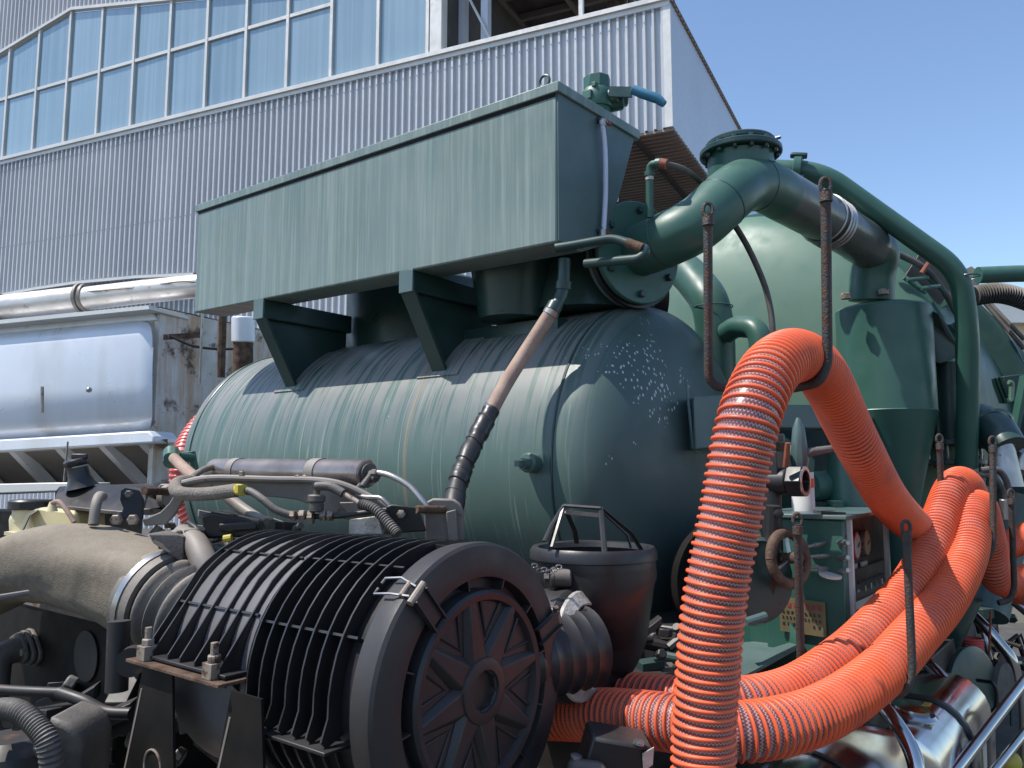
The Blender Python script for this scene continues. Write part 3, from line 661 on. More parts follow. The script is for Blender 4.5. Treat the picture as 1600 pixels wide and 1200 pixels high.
# ---- upper long green pipe
up = [W(1185, 264, 3.48), W(1283, 268, 3.384), W(1500, 424, 3.264), W(1513, 520, 3.288), W(1512, 650, 3.336), W(1510, 730, 3.36)]
g = G(); g.tube(bend(up, .102, 8), .0426, 28); link('overflow_pipe', g, 'green', trk, label='long sloping green pipe against the sky')
flange(W(1246, 266, 3.408), (up[1]-up[0]), .0696, .0336, 4, 'green', br=.0132, rb=.95)
g = G(); g.lathe([(.0442, -.0036), (.0462, 0), (.0442, .0036)], W(1513, 432, 3.258), V((0, 0, 1)), 24); link('pipe_weld', g, 'dgreen', trk)
# ---- second set of ducts in front of the dome
g = G(); g.tube(bend([W(1030, 400, 3.6), W(1070, 420, 3.4), W(1110, 470, 3.2), W(1118, 520, 3.18), W(1120, 640, 3.18)], .25, 8), .076, 32); link('riser_duct', g, 'green', trk)
for y in (474,):
    g = G(); g.lathe([(.0765, -.003), (.079, 0), (.0765, .003)], W(1114, 480, 3.185), (0, 0, 1), 28); link('duct_weld', g, 'dgreen', trk)
g = G(); g.tube(bend([W(1135, 520, 3.1), W(1150, 510, 3.05), W(1185, 512, 2.95), W(1190, 555, 2.93), W(1190, 640, 2.93)], .1, 7), .041, 24); link('small_duct', g, 'green', trk)
# ---- vent pipe with hose
g = G(); g.tube(bend([W(1015, 340, 2.6), W(1015, 257, 2.6), W(1032, 255, 2.57)], .02, 6), .0125, 14); g.cyl(W(1015, 268, 2.6), W(1015, 275, 2.6), .017, 14); g.cyl(W(1026, 255.5, 2.58), W(1033, 255, 2.57), .017, 14)
link('vent_pipe', g, 'green', trk)
g = G(); g.cyl(W(1015, 276, 2.599), W(1015, 281, 2.599), .0132, 14); link('paper_band', g, 'white', trk)
g = G(); g.cyl(W(1032, 255, 2.57), W(1042, 257, 2.56), .0165, 14); link('hose_clamp', g, 'redbrown', trk)
g = G(); g.tube(px([(1036, 256, 2.56), (1070, 266, 2.62), (1105, 295, 2.75), (1150, 355, 2.8), (1180, 410, 2.8), (1200, 465, 2.78), (1208, 530, 2.75), (1205, 640, 2.75)], 10), .0105, 12); link('vent_hose', g, 'rubber', trk)
# ---- cyclone
CC = W(1378, 466, 3.54); CC = V((CC.x, CC.y, 0)); z0 = W(1378, 468, 3.336).z; z1 = W(1388, 640, 3.336).z; z2 = W(1392, 790, 3.36).z
g = G(); g.lathe([(0, z0), (.1896, z0), (.1956, z0-.0072), (.1956, z1+.0036), (.198, z1), (.1956, z1-.0048), (.072, z2-.144), (.06, z2-.3), (0, z2-.3)], CC, (0, 0, 1), 56)
cy = link('cyclone', g, 'green', trk, smooth=25, label='upright green cyclone with conical bottom')
g = G(); g.lathe([(0, 0), (.1416, 0), (.1416, .0144), (0, .0144)], CC+V((0, 0, z0)), (0, 0, 1), 40); link('cyclone_lid', g, 'green', cy, bevel=.0024)
for q in ((1322, 467), (1381, 460)):
    p = W(q[0], q[1], 3.36); g = G(); g.bolt(p, (0, 0, 1), .0216, .024); link('lid_bolt', g, 'bolt', cy)
# cyclone outlet housing and down pipe
o = CC+V((.144, -.072, 0)); zt_ = W(1450, 488, 3.42).z; zb_ = W(1450, 568, 3.42).z
g = G(); g.prism([W(1440, 478, 3.54), W(1466, 491, 3.396), W(1490, 515, 3.54), W(1500, 545, 3.66), W(1493, 560, 3.66), W(1469, 567, 3.42), W(1440, 560, 3.564)], FD*.36); link('outlet_housing', g, 'endgreen', trk, smooth=20, bevel=.0048)
g = G(); zz = W(1485, 690, 3.6).z; c = W(1488, 690, 3.6); g.tube([c, V((c.x, c.y, W(1487, 614, 3.6).z)), W(1482, 565, 3.624)], .0768, 32); link('down_pipe', g, 'dgreen', trk)
flange(W(1488, 692, 3.6), (0, 0, 1), .138, .024, 8, 'dgreen', br=.012, rb=.86)
flange(W(1488, 722, 3.6), (0, 0, 1), .138, .024, 8, 'dgreen', br=.012, rb=.86)
for k in range(8):
    an = 2*pi*k/8; p = W(1488, 722, 3.6)+V((math.cos(an)*.114, math.sin(an)*.114, 0)); g = G(); g.cyl(p, p+V((0, 0, .096)), .0072, 8); link('stud', g, 'steel', trk)
g = G(); g.prism([W(1482, 507, 3.36), W(1500, 505, 3.36), W(1502, 600, 3.36), W(1496, 600, 3.36), W(1494, 528, 3.36)], FD*.012); link('pipe_bracket', g, 'green', trk)
g = G(); g.bolt(W(1493, 511, 3.348), -FD, .0216, .0144); link('bracket_bolt', g, 'green', trk)
# elbow stub right of the down pipe
g = G(); g.tube([W(1530, 660, 3.5), W(1560, 678, 3.35), W(1575, 700, 3.3)], [.085, .08, .072], 24); g.lathe([(.09, -.01), (.1, 0), (.09, .01)], W(1548, 670, 3.42), W(1575, 700, 3.3)-W(1530, 660, 3.5), 24); link('valve_elbow', g, 'dgreen', trk)
# ---- large vacuum tank
BX, BY, BZ, BR = 4.2, 1.7, 2.0, 1.1
hd = head(BR, .30, 18)
pr = [(r, -h) for r, h in hd][::-1]+[(BR, .02), (BR, .6), (BR, 1.2), (BR, 1.8), (BR, 2.6), (BR, 3.3)]+[(r, 3.3+h) for r, h in hd[1:]]
g = G(); g.lathe(pr, (BX, BY, BZ), (1, 0, 0), 120); big = link('vacuum_tank', g, 'pgreen', trk, smooth=60, label='large pale green domed vacuum tank behind')
g = G(); g.lathe([(BR-.01, -.07), (BR+.012, -.07), (BR+.012, 1.72), (BR-.01, 1.72)], (BX+.06, BY, BZ), (1, 0, 0), 120); link('outer_jacket', g, 'green', big, smooth=40)
for x, r in ((5.9, 1.25), (7.4, 1.24)):
    g = G(); g.lathe([(BR, -.03), (r-.02, -.035), (r, -.02), (r, .05), (r-.02, .07), (BR, .065)], (x, BY, BZ), (1, 0, 0), 96); link('stiffening_ring', g, 'dgreen', big)
def bt(ang, x, r): a = math.radians(ang); return V((x, BY+r*math.cos(a), BZ+r*math.sin(a)))
def arcplate(x0, x1, a0, a1, r0, r1, n=14):
    g = G(); vs = []
    for k in range(n+1):
        a = a0+(a1-a0)*k/n; vs += [bt(a, x0, r0), bt(a, x0, r1), bt(a, x1, r1), bt(a, x1, r0)]
    fs = [(0, 1, 2, 3), (4*n+3, 4*n+2, 4*n+1, 4*n)]
    for k in range(n):
        o = 4*k
        for i in range(4): fs.append((o+i, o+4+i, o+4+(i+1) % 4, o+(i+1) % 4))
    return g.add(vs, fs)
link('saddle_plate', arcplate(4.45, 4.47, 88, 152, BR+.01, BR+.10), 'green', big)
link('walkway_edge', arcplate(4.47, 5.5, 128, 146, BR+.095, BR+.11), 'green', big)
g = G(); 
p00, p10, p01 = W(1437, 396, 3.9), W(1492, 440, 3.95), W(1424, 416, 3.88)
for i in range(26): g.cyl(p00+(p01-p00)*i/14, p10+(p01-p00)*i/14, .0032, 4)
for i in range(30): g.cyl(p00+(p10-p00)*i/29, p00+(p10-p00)*i/29+(p01-p00)*25/14, .0032, 4)
g.hexa(p00+FD*.03, p10-p00, (p01-p00)*1.8, FD*.004)
mp = link('mesh_panel', g, 'grid', big); mp['kind'] = 'stuff'
g = G(); g.prism([W(1376, 380, 4.4), W(1410, 374, 4.4), W(1438, 394, 4.3), W(1428, 404, 4.3), W(1400, 396, 4.3), W(1378, 388, 4.3)], FD*.02); link('guard_plate', g, 'green', big)
g = G(); g.prism([W(1518, 416, 5.3), W(1532, 426, 5.2), W(1533, 440, 5.2), W(1524, 452, 5.3), W(1518, 440, 5.3)], FD*.3); link('guard_plate', g, 'grid', big)
for y1_, xa, xb in ((436, 1416, 1450), (449, 1439, 1468)):
    g = G(); g.tube([W(xa, y1_+2, 3.75), W(xb, y1_-2, 3.8)], .010, 8); link('ladder_rung', g, 'green', big)
g = G(); g.tube([W(1412, 434, 3.76), W(1446, 458, 3.76)], .009, 8); g.tube([W(1448, 432, 3.82), W(1475, 455, 3.84)], .012, 8); link('ladder_rail', g, 'green', big)
g = G(); g.tube(px([(1378, 388, 3.8), (1410, 400, 3.8), (1445, 420, 3.8), (1475, 455, 3.85), (1495, 490, 3.9)], 8), .016, 10); link('cable_loom', g, 'rubber', big)
g = G(); g.tube([W(1440, 427, 3.76), W(1451, 411, 3.76)], .011, 8); link('cable_clip', g, 'redbrown', big)
g = G(); g.tube(bend([W(1528, 430, 5.0), W(1600, 427, 5.0), W(1720, 432, 5.0)], .1), .052, 24); link('crossover_pipe', g, 'green', trk)
rings = G(); pth = px([(1522, 462, 4.6), (1560, 458, 4.6), (1600, 468, 4.6), (1650, 492, 4.6), (1720, 550, 4.6)], 30); rings.tube(pth, [.053 if i % 3 else .045 for i in range(len(pth))], 20)
link('black_ribbed_duct', rings, 'black', trk)
for i in range(0, len(pth)-1, 3):
    g = G(); t = pth[i+1]-pth[i]; g.lathe([(.052, -.004), (.060, 0), (.052, .004)], pth[i+1], t, 20); link('duct_ring', g, 'bellow', trk)
for a, b in (((1535, 462), (1600, 530)), ((1531, 464), (1600, 545))):
    g = G(); g.tube([W(*a, 5.2), W(*b, 5.0)], .014, 8); link('cable', g, 'rubber', trk)
# lugs and struts at the far right
g = G(); g.prism([W(1567, 588, 3.9), W(1600, 584, 3.9), W(1602, 628, 3.9), W(1580, 628, 3.9), W(1570, 600, 3.9)], FD*.1); link('hinge_lug', g, 'dgreen', trk, bevel=.004)
g = G(); g.hexa(W(1580, 710, 3.6), W(1604, 585, 3.6)-W(1580, 710, 3.6), RT*.02, FD*.05); link('strut', g, 'green', trk)
g = G(); g.tube(bend([W(1576, 597, 3.85), W(1581, 598, 3.85), W(1580, 626, 3.85), W(1572, 626, 3.85)], .01, 4), .012, 8); link('grab_loop', g, 'pgreen', trk)
g = G(); g.lathe([(0, 0), (.05, 0), (.06, .03), (.03, .09), (0, .1)], W(1592, 735, 3.4), (-.3, -.3, .8), 14); g.lathe([(0, 0), (.07, 0), (.04, .2), (0, .2)], W(1570, 760, 3.3), (0, 0, 1), 14); link('coupling_head', g, 'steel', trk)
for r_ in ((1532, 735, 1560, 735, 1575, 760, 1576, 800), (1525, 742, 1550, 745, 1568, 770, 1570, 810)):
    g = G(); g.tube(px([(r_[i], r_[i+1], 3.0) for i in range(0, 8, 2)], 8), .012, 10); link('hydraulic_hose', g, 'rubber', trk)
g = G(); g.tube([W(1588, 770, 3.6), W(1560, 880, 3.6), W(1540, 960, 3.5)], .09, 18); link('lift_ram', g, 'endgreen', trk)
for x in (1575, 1569):
    g = G(); g.cyl(W(x, 780, 2.98), W(x, 812, 2.98), .017, 12, bev=.003); link('hose_ferrule', g, 'steel', trk)
# ---- mid section: cabinet, valves, plates between the hose limbs
g = G(); g.box((3.05, .85, .95), (3.7, 1.6, 1.93)); link('pump_housing', g, 'dgreen', trk, bevel=.01)
g = G(); a = W(1215, 632, 2.55); g.hexa(a, RT*.22+FD*.03, FD*.12, V((0, 0, -.075))); link('housing_panel', g, 'endgreen', trk, bevel=.005)
g = G(); g.lathe([(0, 0), (.085, 0), (.045, .36), (0, .36)], W(1335, 803, 2.62), (-.03, .06, 1), 28); link('support_post', g, 'green', trk, label='light green tapered post')
g = G(); g.prism([W(1302, 783, 2.5), W(1318, 783, 2.5), W(1318, 797, 2.5), W(1310, 795, 2.5)], FD*.06); link('post_foot', g, 'green', trk)
g = G(); g.tube([W(1262, 760, 2.62), W(1320, 760, 2.7)], .05, 24); link('cross_pipe', g, 'green', trk)
g = G(); g.lathe([(.0505, -.003), (.054, 0), (.0505, .003)], W(1292, 760, 2.66), W(1320, 760, 2.7)-W(1262, 760, 2.62), 24); link('cross_pipe_weld', g, 'pgreen', trk)
c = W(1256, 805, 2.3); g = G(); g.lathe([(0, 0), (.032, 0), (.032, .040), (.0315, .042), (.0315, .105), (.0315, .123), (0, .123)], c, (0, 0, 1), 32); fl = link('filter_canister', g, 'white', trk, smooth=30, label='white canister with a red band')
g = G(); g.lathe([(.0325, .079), (.0328, .079), (.0328, .105), (.0325, .105)], c, (0, 0, 1), 32); link('red_band', g, 'red', fl)
# cabinet
g = G(); g.box((2.18, .61, .89), (2.225, .82, 1.576)); g.box((2.225, .68, .89), (2.92, .885, 1.565)); cab = link('control_cabinet', g, 'green', trk, bevel=.004)  # cabinet coordinates are pre-scaled outward about the camera
g = G(); g.box((2.16, .594, 1.578), (2.97, .864, 1.590)); link('cabinet_top', g, 'endgreen', cab, bevel=.003)
for x, y2 in ((2.214, .68), (2.600, .612)):
    g = G(); g.box((x, .599, .944), (x+.015, y2, 1.577)); link('cabinet_frame', g, 'white', cab)
g = G(); g.box((2.23, .676, .92), (2.90, .679, 1.57)); link('gauge_panel', g, 'ink', cab)
for x in (2.49, 2.60):
    z = 1.487; g = G(); g.lathe([(0, 0), (.039, 0), (.041, .004), (.041, .014), (.036, .016), (.036, .012), (0, .012)], (x, .672, z), (0, -1, 0), 28); ga = link('pressure_gauge', g, 'red' if x < 2.55 else 'bolt', cab)
    g = G(); g.lathe([(0, 0), (.0345, 0)], (x, .6575, z), (0, -1, 0), 28); link('gauge_dial', g, 'white' if x < 2.55 else 'dial', cab)
    g = G(); g.hexa((x-.002, .656, z-.002), (.02, 0, .012), (.002, 0, -.003), (0, -.001, 0)); link('gauge_needle', g, 'ink', cab)
    g = G(); g.box((x-.03, .668, z-.073), (x+.03, .674, z-.054)); link('gauge_tag', g, 'white', cab)
g = G(); g.box((2.40, .662, 1.30), (2.86, .675, 1.42)); link('switch_panel', g, 'black', cab)
for i in range(6):
    x = 2.44+.062*i; g = G(); g.box((x, .650, 1.36), (x+.024, .661, 1.382)); g.hexa((x+.004, .630, 1.365), (.014, 0, 0), (0, .02, .004), (0, 0, .016)); link('toggle_switch', g, 'steel', cab)
g = G(); g.box((2.42, .655, 1.312), (2.70, .661, 1.333)); link('switch_label', g, 'white', cab)
for z in (1.22, 1.134):
    g = G(); g.box((2.38, .668, z-.067), (2.60, .674, z)); s_ = link('notice_plate', g, 'white', cab)
    g = G(); g.box((2.382, .666, z-.015), (2.598, .6675, z-.002)); link('notice_heading', g, 'red', cab)
    g = G()
    for k in range(4): g.box((2.39, .666, z-.026-.0097*k), (2.39+random.uniform(.12, .19), .6675, z-.022-.0097*k))
    link('notice_lines', g, 'ink', cab)
# lever block, control rods
g = G(); g.prism([W(1302, 838, 2.08), W(1324, 836, 2.08), W(1324, 900, 2.08), W(1306, 901, 2.08)], FD*.05); lb = link('lever_block', g, 'black', trk, bevel=.003)
for y in (848, 871, 891):
    g = G(); g.cyl(W(1310, y, 2.07), W(1325, y, 2.02), .006, 8); g.bolt(W(1318, y, 2.06), -FD, .009, .008); link('block_bolt', g, 'steel', trk)
for a, b in (((1250, 857), (1292, 847)), ((1250, 870), (1305, 868)), ((1250, 883), (1302, 890))):
    g = G(); p, q = W(*a, 2.02), W(*b, 2.10); g.cyl(p, p+(q-p)*.55, .0045, 8); g.cyl(p+(q-p)*.5, q, .0065, 8); link('control_rod', g, 'steel', trk)
g = G(); g.lathe([(0, 0), (.03, 0), (.03, .008), (0, .01)], W(1298, 899, 2.08), (-.2, -.2, 1), 16); link('drip_cup', g, 'white', trk)
g = G(); g.hexa(W(1288, 806, 2.1), W(1322, 808, 2.1)-W(1288, 806, 2.1), FD*.08, V((0, 0, .012))); link('catch_tray', g, 'rubber', trk)
# brass maker's plate with red heading (characters too small to read)
pA, pB, pC = onX(1218, 932, 2.172), onX(1290, 941, 2.172), onX(1220, 985, 2.172)
g = G(); g.hexa(pA, pB-pA, pC-pA, V((-.004, 0, 0))); np_ = link('name_plate', g, 'plate', trk)
def plq(u, v, w, h, m, nm):
    e, f_ = pB-pA, pC-pA; g = G(); g.hexa(pA+e*u+f_*v+V((-.0045, 0, 0)), e*w, f_*h, V((-.001, 0, 0))); return link(nm, g, m, np_)
for k in range(7): plq(.06+.13*k, .12+.02*(k % 2), .07, .13, 'dullred', 'red_character')
for r_, (v_, n_, w_) in enumerate(((.38, 9, .07), (.54, 11, .05), (.72, 8, .07))):
    for k in range(n_):
        if random.random() < .85:
            q_ = .06+.88/n_*k; plq(q_, v_, w_*random.uniform(.5, .9), .022, 'ink', 'printed_stroke'); plq(q_+.01*random.random(), v_+.05, w_*random.uniform(.3, .9), .02, 'ink', 'printed_stroke'); plq(q_+w_*random.uniform(.1, .5), v_-.01, .012, .09, 'ink', 'printed_stroke')
g = G(); a, b = W(1218, 992, 2.30), W(1290, 1000, 2.36); g.hexa(a, b-a, V((0, 0, -.045)), FD*.01); link('lower_plate', g, 'ink', trk)
# handwheel
hc = W(1232, 872, 1.98); ax = V((-.36, -.90, .12)).normalized(); u, w, _ = frame_of(ax)
g = G(); g.tube([hc+(u*math.cos(a*pi/18)+w*math.sin(a*pi/18))*.062 for a in range(37)], .013, 12, caps=False)
hw = link('handwheel', g, 'rust', trk, label='rusty valve handwheel')
for k in range(3):
    an = k*2*pi/3+.5; g = G(); g.tube([hc+ax*.005, hc+(u*math.cos(an)+w*math.sin(an))*.056], .006, 8, sy=.5); link('spoke', g, 'steel', hw)
g = G(); g.cyl(hc-ax*.09, hc+ax*.03, .014, 12); g.bolt(hc+ax*.03, ax, .012, .01); link('wheel_hub', g, 'rust', hw)
# valve body with open hexagonal port
vc = W(1234, 752, 2.02); g = G(); ax = (FD*-.62+RT*.78).normalized()
g.cyl(vc-ax*.13, vc, .034, 24, bev=.006); g.lathe([(0, 0), (.043, 0), (.043, .038), (.036, .040), (.029, .040), (.029, .005), (0, .005)], vc, ax, 6)
g.box(vc-ax*.05+V((-.03, -.03, .01)), vc-ax*.05+V((.03, .03, .075))); g.cyl(vc-ax*.05, vc-ax*.05+V((0, 0, -.18)), .026, 16)
vv = link('drain_valve', g, 'black', trk, bevel=.002)
g = G(); g.lathe([(.029, .036), (.029, .041), (.037, .041), (.038, .037)], vc, ax, 24); link('port_ring', g, 'steel', vv)
g = G(); p = W(1227, 730, 1.98); g.tube([p, W(1231, 692, 1.97)], .007, 8); link('valve_lever', g, 'redbrown', vv)
g = G(); g.lathe([(0, 0), (.02, 0), (.024, .02), (.016, .10), (.005, .13), (0, .13)], W(1250, 730, 2.1), (0, 0, 1), 10); g.ball(W(1249, 682, 2.1), .008); link('hose_nozzle', g, 'endgreen', trk)
g = G(); g.tube([W(1254, 712, 2.1), W(1268, 706, 2.1), W(1305, 700, 2.15)], [.013, .012, .009], 10); link('long_lever', g, 'rubber', trk)
g = G(); g.cyl(W(1232, 706, 2.15), W(1246, 706, 2.12), .016, 12); g.cyl(W(1236, 698, 2.15), W(1244, 722, 2.12), .010, 12); link('pipe_union', g, 'pgreen', trk)
g = G(); g.tube([W(1214, 690, 2.1), W(1212, 720, 2.1), W(1218, 760, 2.1)], .02, 10); g.bolt(W(1219, 690, 2.05), (0, 0, 1), .012, .02); link('valve_bonnet', g, 'dark', trk)
g = G(); g.tube([W(1208, 790, 2.0), W(1207, 860, 2.0), W(1200, 930, 2.0)], .018, 10); g.bolt(W(1216, 803, 1.97), -FD, .012, .008); link('valve_stem', g, 'dark', trk)
g = G(); g.lathe([(0, 0), (.10, 0), (.11, .03), (.10, .05), (0, .05)], W(1168, 905, 2.02), (-.5, -.85, 0), 30); link('pump_cover', g, 'dgreen', trk)
g = G(); g.lathe([(0, 0), (.165, 0), (.18, .015), (.18, .05), (0, .06)], W(1116, 905, 2.50), (-.45, -.89, 0), 44); link('pulley_guard', g, 'void', trk)
# step platform bracket
A_ = [W(1148, 972, 1.86), W(1214, 950, 1.95), W(1252, 993, 1.95), W(1250, 1012, 1.93), W(1150, 1068, 1.83)]
g = G(); g.prism([W(1130, 1078, 1.86), W(1180, 1052, 1.92), W(1249, 1013, 2.02), W(1220, 1003, 2.25), W(1120, 1012, 2.2)], V((0, 0, .008))); st = link('step_plate', g, 'endgreen', trk)
g = G(); g.prism([W(1150, 958, 2.24), W(1214, 950, 2.24), W(1222, 954, 2.20), W(1248, 990, 2.03), W(1249, 1012, 2.02), W(1218, 1003, 2.24), W(1150, 1008, 2.24)], FD*.006); link('step_gusset', g, 'green', trk)
g = G(); g.tube([W(1165, 972, 1.9), W(1196, 962, 1.92)], .010, 10); link('step_bar', g, 'endgreen', trk)
g = G(); g.tube([W(1140, 1058, 1.9), W(1250, 1050, 2.1), W(1300, 1036, 2.3)], .011, 10); link('side_rail', g, 'chrome', trk)
# pump clutter low behind the bowl
for i in range(26):
    x, y = random.uniform(985, 1070), random.uniform(985, 1060); d = random.uniform(2.0, 2.35); p = W(x, y, d); g = G()
    k = random.random(); a = V((random.uniform(-1, 1), random.uniform(-1, 1), random.uniform(-1, 1))).normalized()
    if k < .4: g.cyl(p, p+a*random.uniform(.04, .12), random.uniform(.006, .018), 10)
    elif k < .7: g.bolt(p, a, random.uniform(.012, .022), .02)
    else: g.hexa(p, a*.06, a.cross(V((0, 0, 1)))*.05, V((0, 0, .02)))
    link('pump_fitting', g, random.choice(['dark', 'rubber', 'dgreen', 'dark', 'void']), trk, bevel=.0015)
g = G(); g.box((2.2, 1.0, .5), (3.0, 1.6, 1.25)); link('pump_body', g, 'dark', trk, bevel=.01)

# ---- hose cradles (rusty J rods with eyes)
def rod(pts, rad=.0092, eye=True):
    P_ = [W(*p) for p in pts]; g = G(); g.tube(bend(P_, .03, 6), rad, 12); 
    o = link('hose_hook', g, 'rod', trk)
    if eye:
        c = P_[0]+V((0, 0, .008)); g = G(); g.tube([c+RT*(math.cos(a*pi/8)*.0095)+V((0, 0, math.sin(a*pi/8)*.014)) for a in range(17)], .0042, 8, caps=False)
        link('rod_eye', g, 'rod', o); g = G(); g.lathe([(0, -.02), (rad*1.25, -.018), (rad*1.25, .0), (0, .004)], P_[0]+V((0, 0, -.006)), (0, 0, 1), 12); link('rod_collar', g, 'rod', o)
    return o
rod([(1106, 334, 1.60), (1107, 590, 1.63), (1118, 604, 1.63), (1200, 612, 1.62)])
rod([(1290, 296, 1.50), (1293, 570, 1.53), (1280, 598, 1.53), (1240, 606, 1.58)], .0096)
rod([(1246, 818, 1.80), (1252, 1060, 1.84), (1262, 1100, 1.86)])
rod([(1416, 830, 1.74), (1426, 1055, 1.72), (1412, 1085, 1.72), (1375, 1092, 1.74)], .0088)
rod([(1468, 690, 2.50), (1471, 800, 2.52)])
rod([(1551, 694, 2.36), (1552, 850, 2.34), (1545, 872, 2.34), (1530, 880, 2.36)])
rod([(1580, 776, 2.5), (1585, 920, 2.52), (1578, 938, 2.52), (1560, 942, 2.52)])

# ---- right lower corner: stainless tank, rails, side guard
o = onY(1335, 1130, .50)
def rbox(name, x0, x1, y0, y1, z0_, z1_, r, m, par):      # rounded section extruded along X
    g = G(); sec = []
    for cy_, cz_, a0 in ((y1-r, z1_-r, 0), (y0+r, z1_-r, 90), (y0+r, z0_+r, 180), (y1-r, z0_+r, 270)):
        for k in range(7): a = math.radians(a0+k*15); sec.append((cy_+r*math.cos(a), cz_+r*math.sin(a)))
    rows = []
    for x, s in ((x0, .94), (x0+.006, 1), (x1-.006, 1), (x1, .94)):
        my, mz = (y0+y1)/2, (z0_+z1_)/2; rows.append([V((x, my+(a-my)*s, mz+(b-mz)*s)) for a, b in sec])
    n = len(sec); vs = [p for r_ in rows for p in r_]; fs = [tuple(range(n)), tuple(range(3*n, 4*n))[::-1]]
    for k in range(3): fs += [(k*n+i, (k+1)*n+i, (k+1)*n+(i+1) % n, k*n+(i+1) % n) for i in range(n)]
    g.add(vs, fs); return link(name, g, m, par, smooth=40)
ft = rbox('fuel_tank', 1.96, 2.62, .36, .85, .62, 1.135, .10, 'chrome', trk); ft['label'] = 'polished stainless tank with rounded corners under the hoses'
ft2 = rbox('strap_ring', 2.27, 2.30, .354, .856, .614, 1.141, .104, 'black', trk)
g = G(); g.lathe([(.0, 0), (.055, 0), (.060, .006), (.052, .012), (.042, .008), (.042, .02), (.020, .022), (0, .022)], (2.12, .46, 1.133), (0, -.15, 1), 32); link('filler_cap', g, 'chrome', ft)
g = G(); g.hexa((2.13, .42, 1.156), (.03, 0, 0), (0, .015, 0), (0, 0, .002)); link('cap_sticker', g, 'yellow', ft)
g = G(); g.box((2.42, .358, .94), (2.56, .3595, 1.02)); link('tank_sticker', g, 'white', ft)
g = G(); a = W(1250, 1260, 1.62); g.lathe([(0, 0), (.14, 0), (.165, .02), (.17, .05), (.17, .62), (.15, .68), (0, .70)], V((1.45, .62, .92)), (1, 0, 0), 48); mf = link('air_reservoir', g, 'chrome', trk, label='polished round air tank beneath the hoses')
g = G(); g.lathe([(.171, -.008), (.174, -.008), (.174, .008), (.171, .008)], V((1.85, .62, .92)), (1, 0, 0), 48); link('reservoir_strap', g, 'black', mf)
def crail(pts, r, nm='side_rail', m='chrome', rad=.12): g = G(); g.tube(bend([W(*p) for p in pts], rad, 7), r, 18); return link(nm, g, m, trk)
crail([(1395, 1000, 2.45), (1447, 1032, 2.30), (1505, 1098, 2.18), (1518, 1160, 2.14), (1519, 1260, 2.12)], .019)
crail([(1340, 1070, 1.95), (1388, 1112, 1.80), (1432, 1180, 1.72), (1440, 1290, 1.68)], .018)
crail([(1520, 960, 3.0), (1545, 985, 2.95), (1583, 1030, 2.9), (1588, 1062, 2.9)], .019)
crail([(1585, 940, 3.3), (1640, 985, 3.2)], .019)
# tubular side guard (ladder like)
sg_ = W(1550, 1140, 2.0)
a, b = (1480, 1222, 1.72), (1606, 1058, 2.25)
g = G(); g.tube([W(*a), W(*b)], .0135, 16); gd = link('side_guard', g, 'chrome', trk, label='polished tubular side guard')
g = G(); g.tube([W(1546, 1214, 1.86), W(1615, 1128, 2.15)], .0105, 16); link('guard_tube', g, 'chrome', gd)
for x, y in ((1548, 1136), (1597, 1072), (1524, 1168)):
    t = (x-1480)/126; d = 1.72+.53*t; g = G(); g.tube([W(x, y, d), W(x+4, y+150, d)], .010, 12); link('guard_post', g, 'steel', gd)
# green inspection disc with handle
g = G(); g.lathe([(0, 0), (.15, 0), (.155, .006), (.155, .02), (.14, .026), (0, .028)], W(1514, 1082, 2.75), (-.33, -.92, .05), 40, sx=1.0); di = link('inspection_lid', g, 'dgreen', trk, label='round green inspection lid')
g = G(); g.tube(bend([W(1527, 1063, 2.65), W(1552, 1066, 2.55), W(1558, 1082, 2.55), W(1556, 1110, 2.55), W(1530, 1112, 2.65)], .03, 4), .006, 8); link('lid_handle', g, 'dark', di)
g = G(); g.lathe([(0, 0), (.02, 0), (.16, .30), (0, .30)], W(1465, 1065, 2.9), (0, 0, 1), 28); link('lower_hopper', g, 'dgreen', trk)
g = G(); g.box((2.75, .62, .55), (3.3, 1.2, 1.0)); link('valve_chest', g, 'dgreen', trk, bevel=.01)
g = G(); 
for i in range(5): g.lathe([(.03, -.005), (.038, 0), (.03, .005)], W(1520, 999+4*i, 2.9), (0, 0, 1), 16)
link('red_bellows', g, 'redrib', trk)
g = G(); g.tube([W(1548, 955, 2.9), W(1546, 1010, 2.9), W(1545, 1065, 2.9)], .004, 6); link('thin_red_pipe', g, 'redbrown', trk)
for i in range(30):
    x, y = random.uniform(1480, 1600), random.uniform(950, 1075); d = random.uniform(3.1, 3.6); p = W(x, y, d); g = G()
    a = V((random.uniform(-1, 1), random.uniform(-1, 1), random.uniform(-1, 1))).normalized(); k = random.random()
    if k < .5: g.tube([p, p+a*.08, p+a*.12+V((0, 0, -.12))], random.uniform(.006, .014), 8)
    elif k < .75: g.bolt(p, a, random.uniform(.012, .03), .025)
    else: g.hexa(p, a*.1, a.cross(V((0, 0, 1)))*.07, V((0, 0, .04)))
    link('rear_fitting', g, random.choice(['dark', 'rubber', 'dgreen', 'dark', 'steel']), trk, bevel=.0015)
g = G(); g.lathe([(0, 0), (.075, 0), (.085, .01), (.085, .03), (0, .035)], W(1558, 1072, 2.85), (-.2, -.95, 0), 28); link('hub_disc', g, 'rubber', trk)
g = G(); g.box((2.7, .55, 1.0), (4.4, .62, 1.12)); link('side_beam', g, 'dark', trk, bevel=.005)
g = G(); g.box((3.3, .75, .35), (4.1, 1.3, 1.2)); link('battery_box', g, 'dark', trk, bevel=.01)

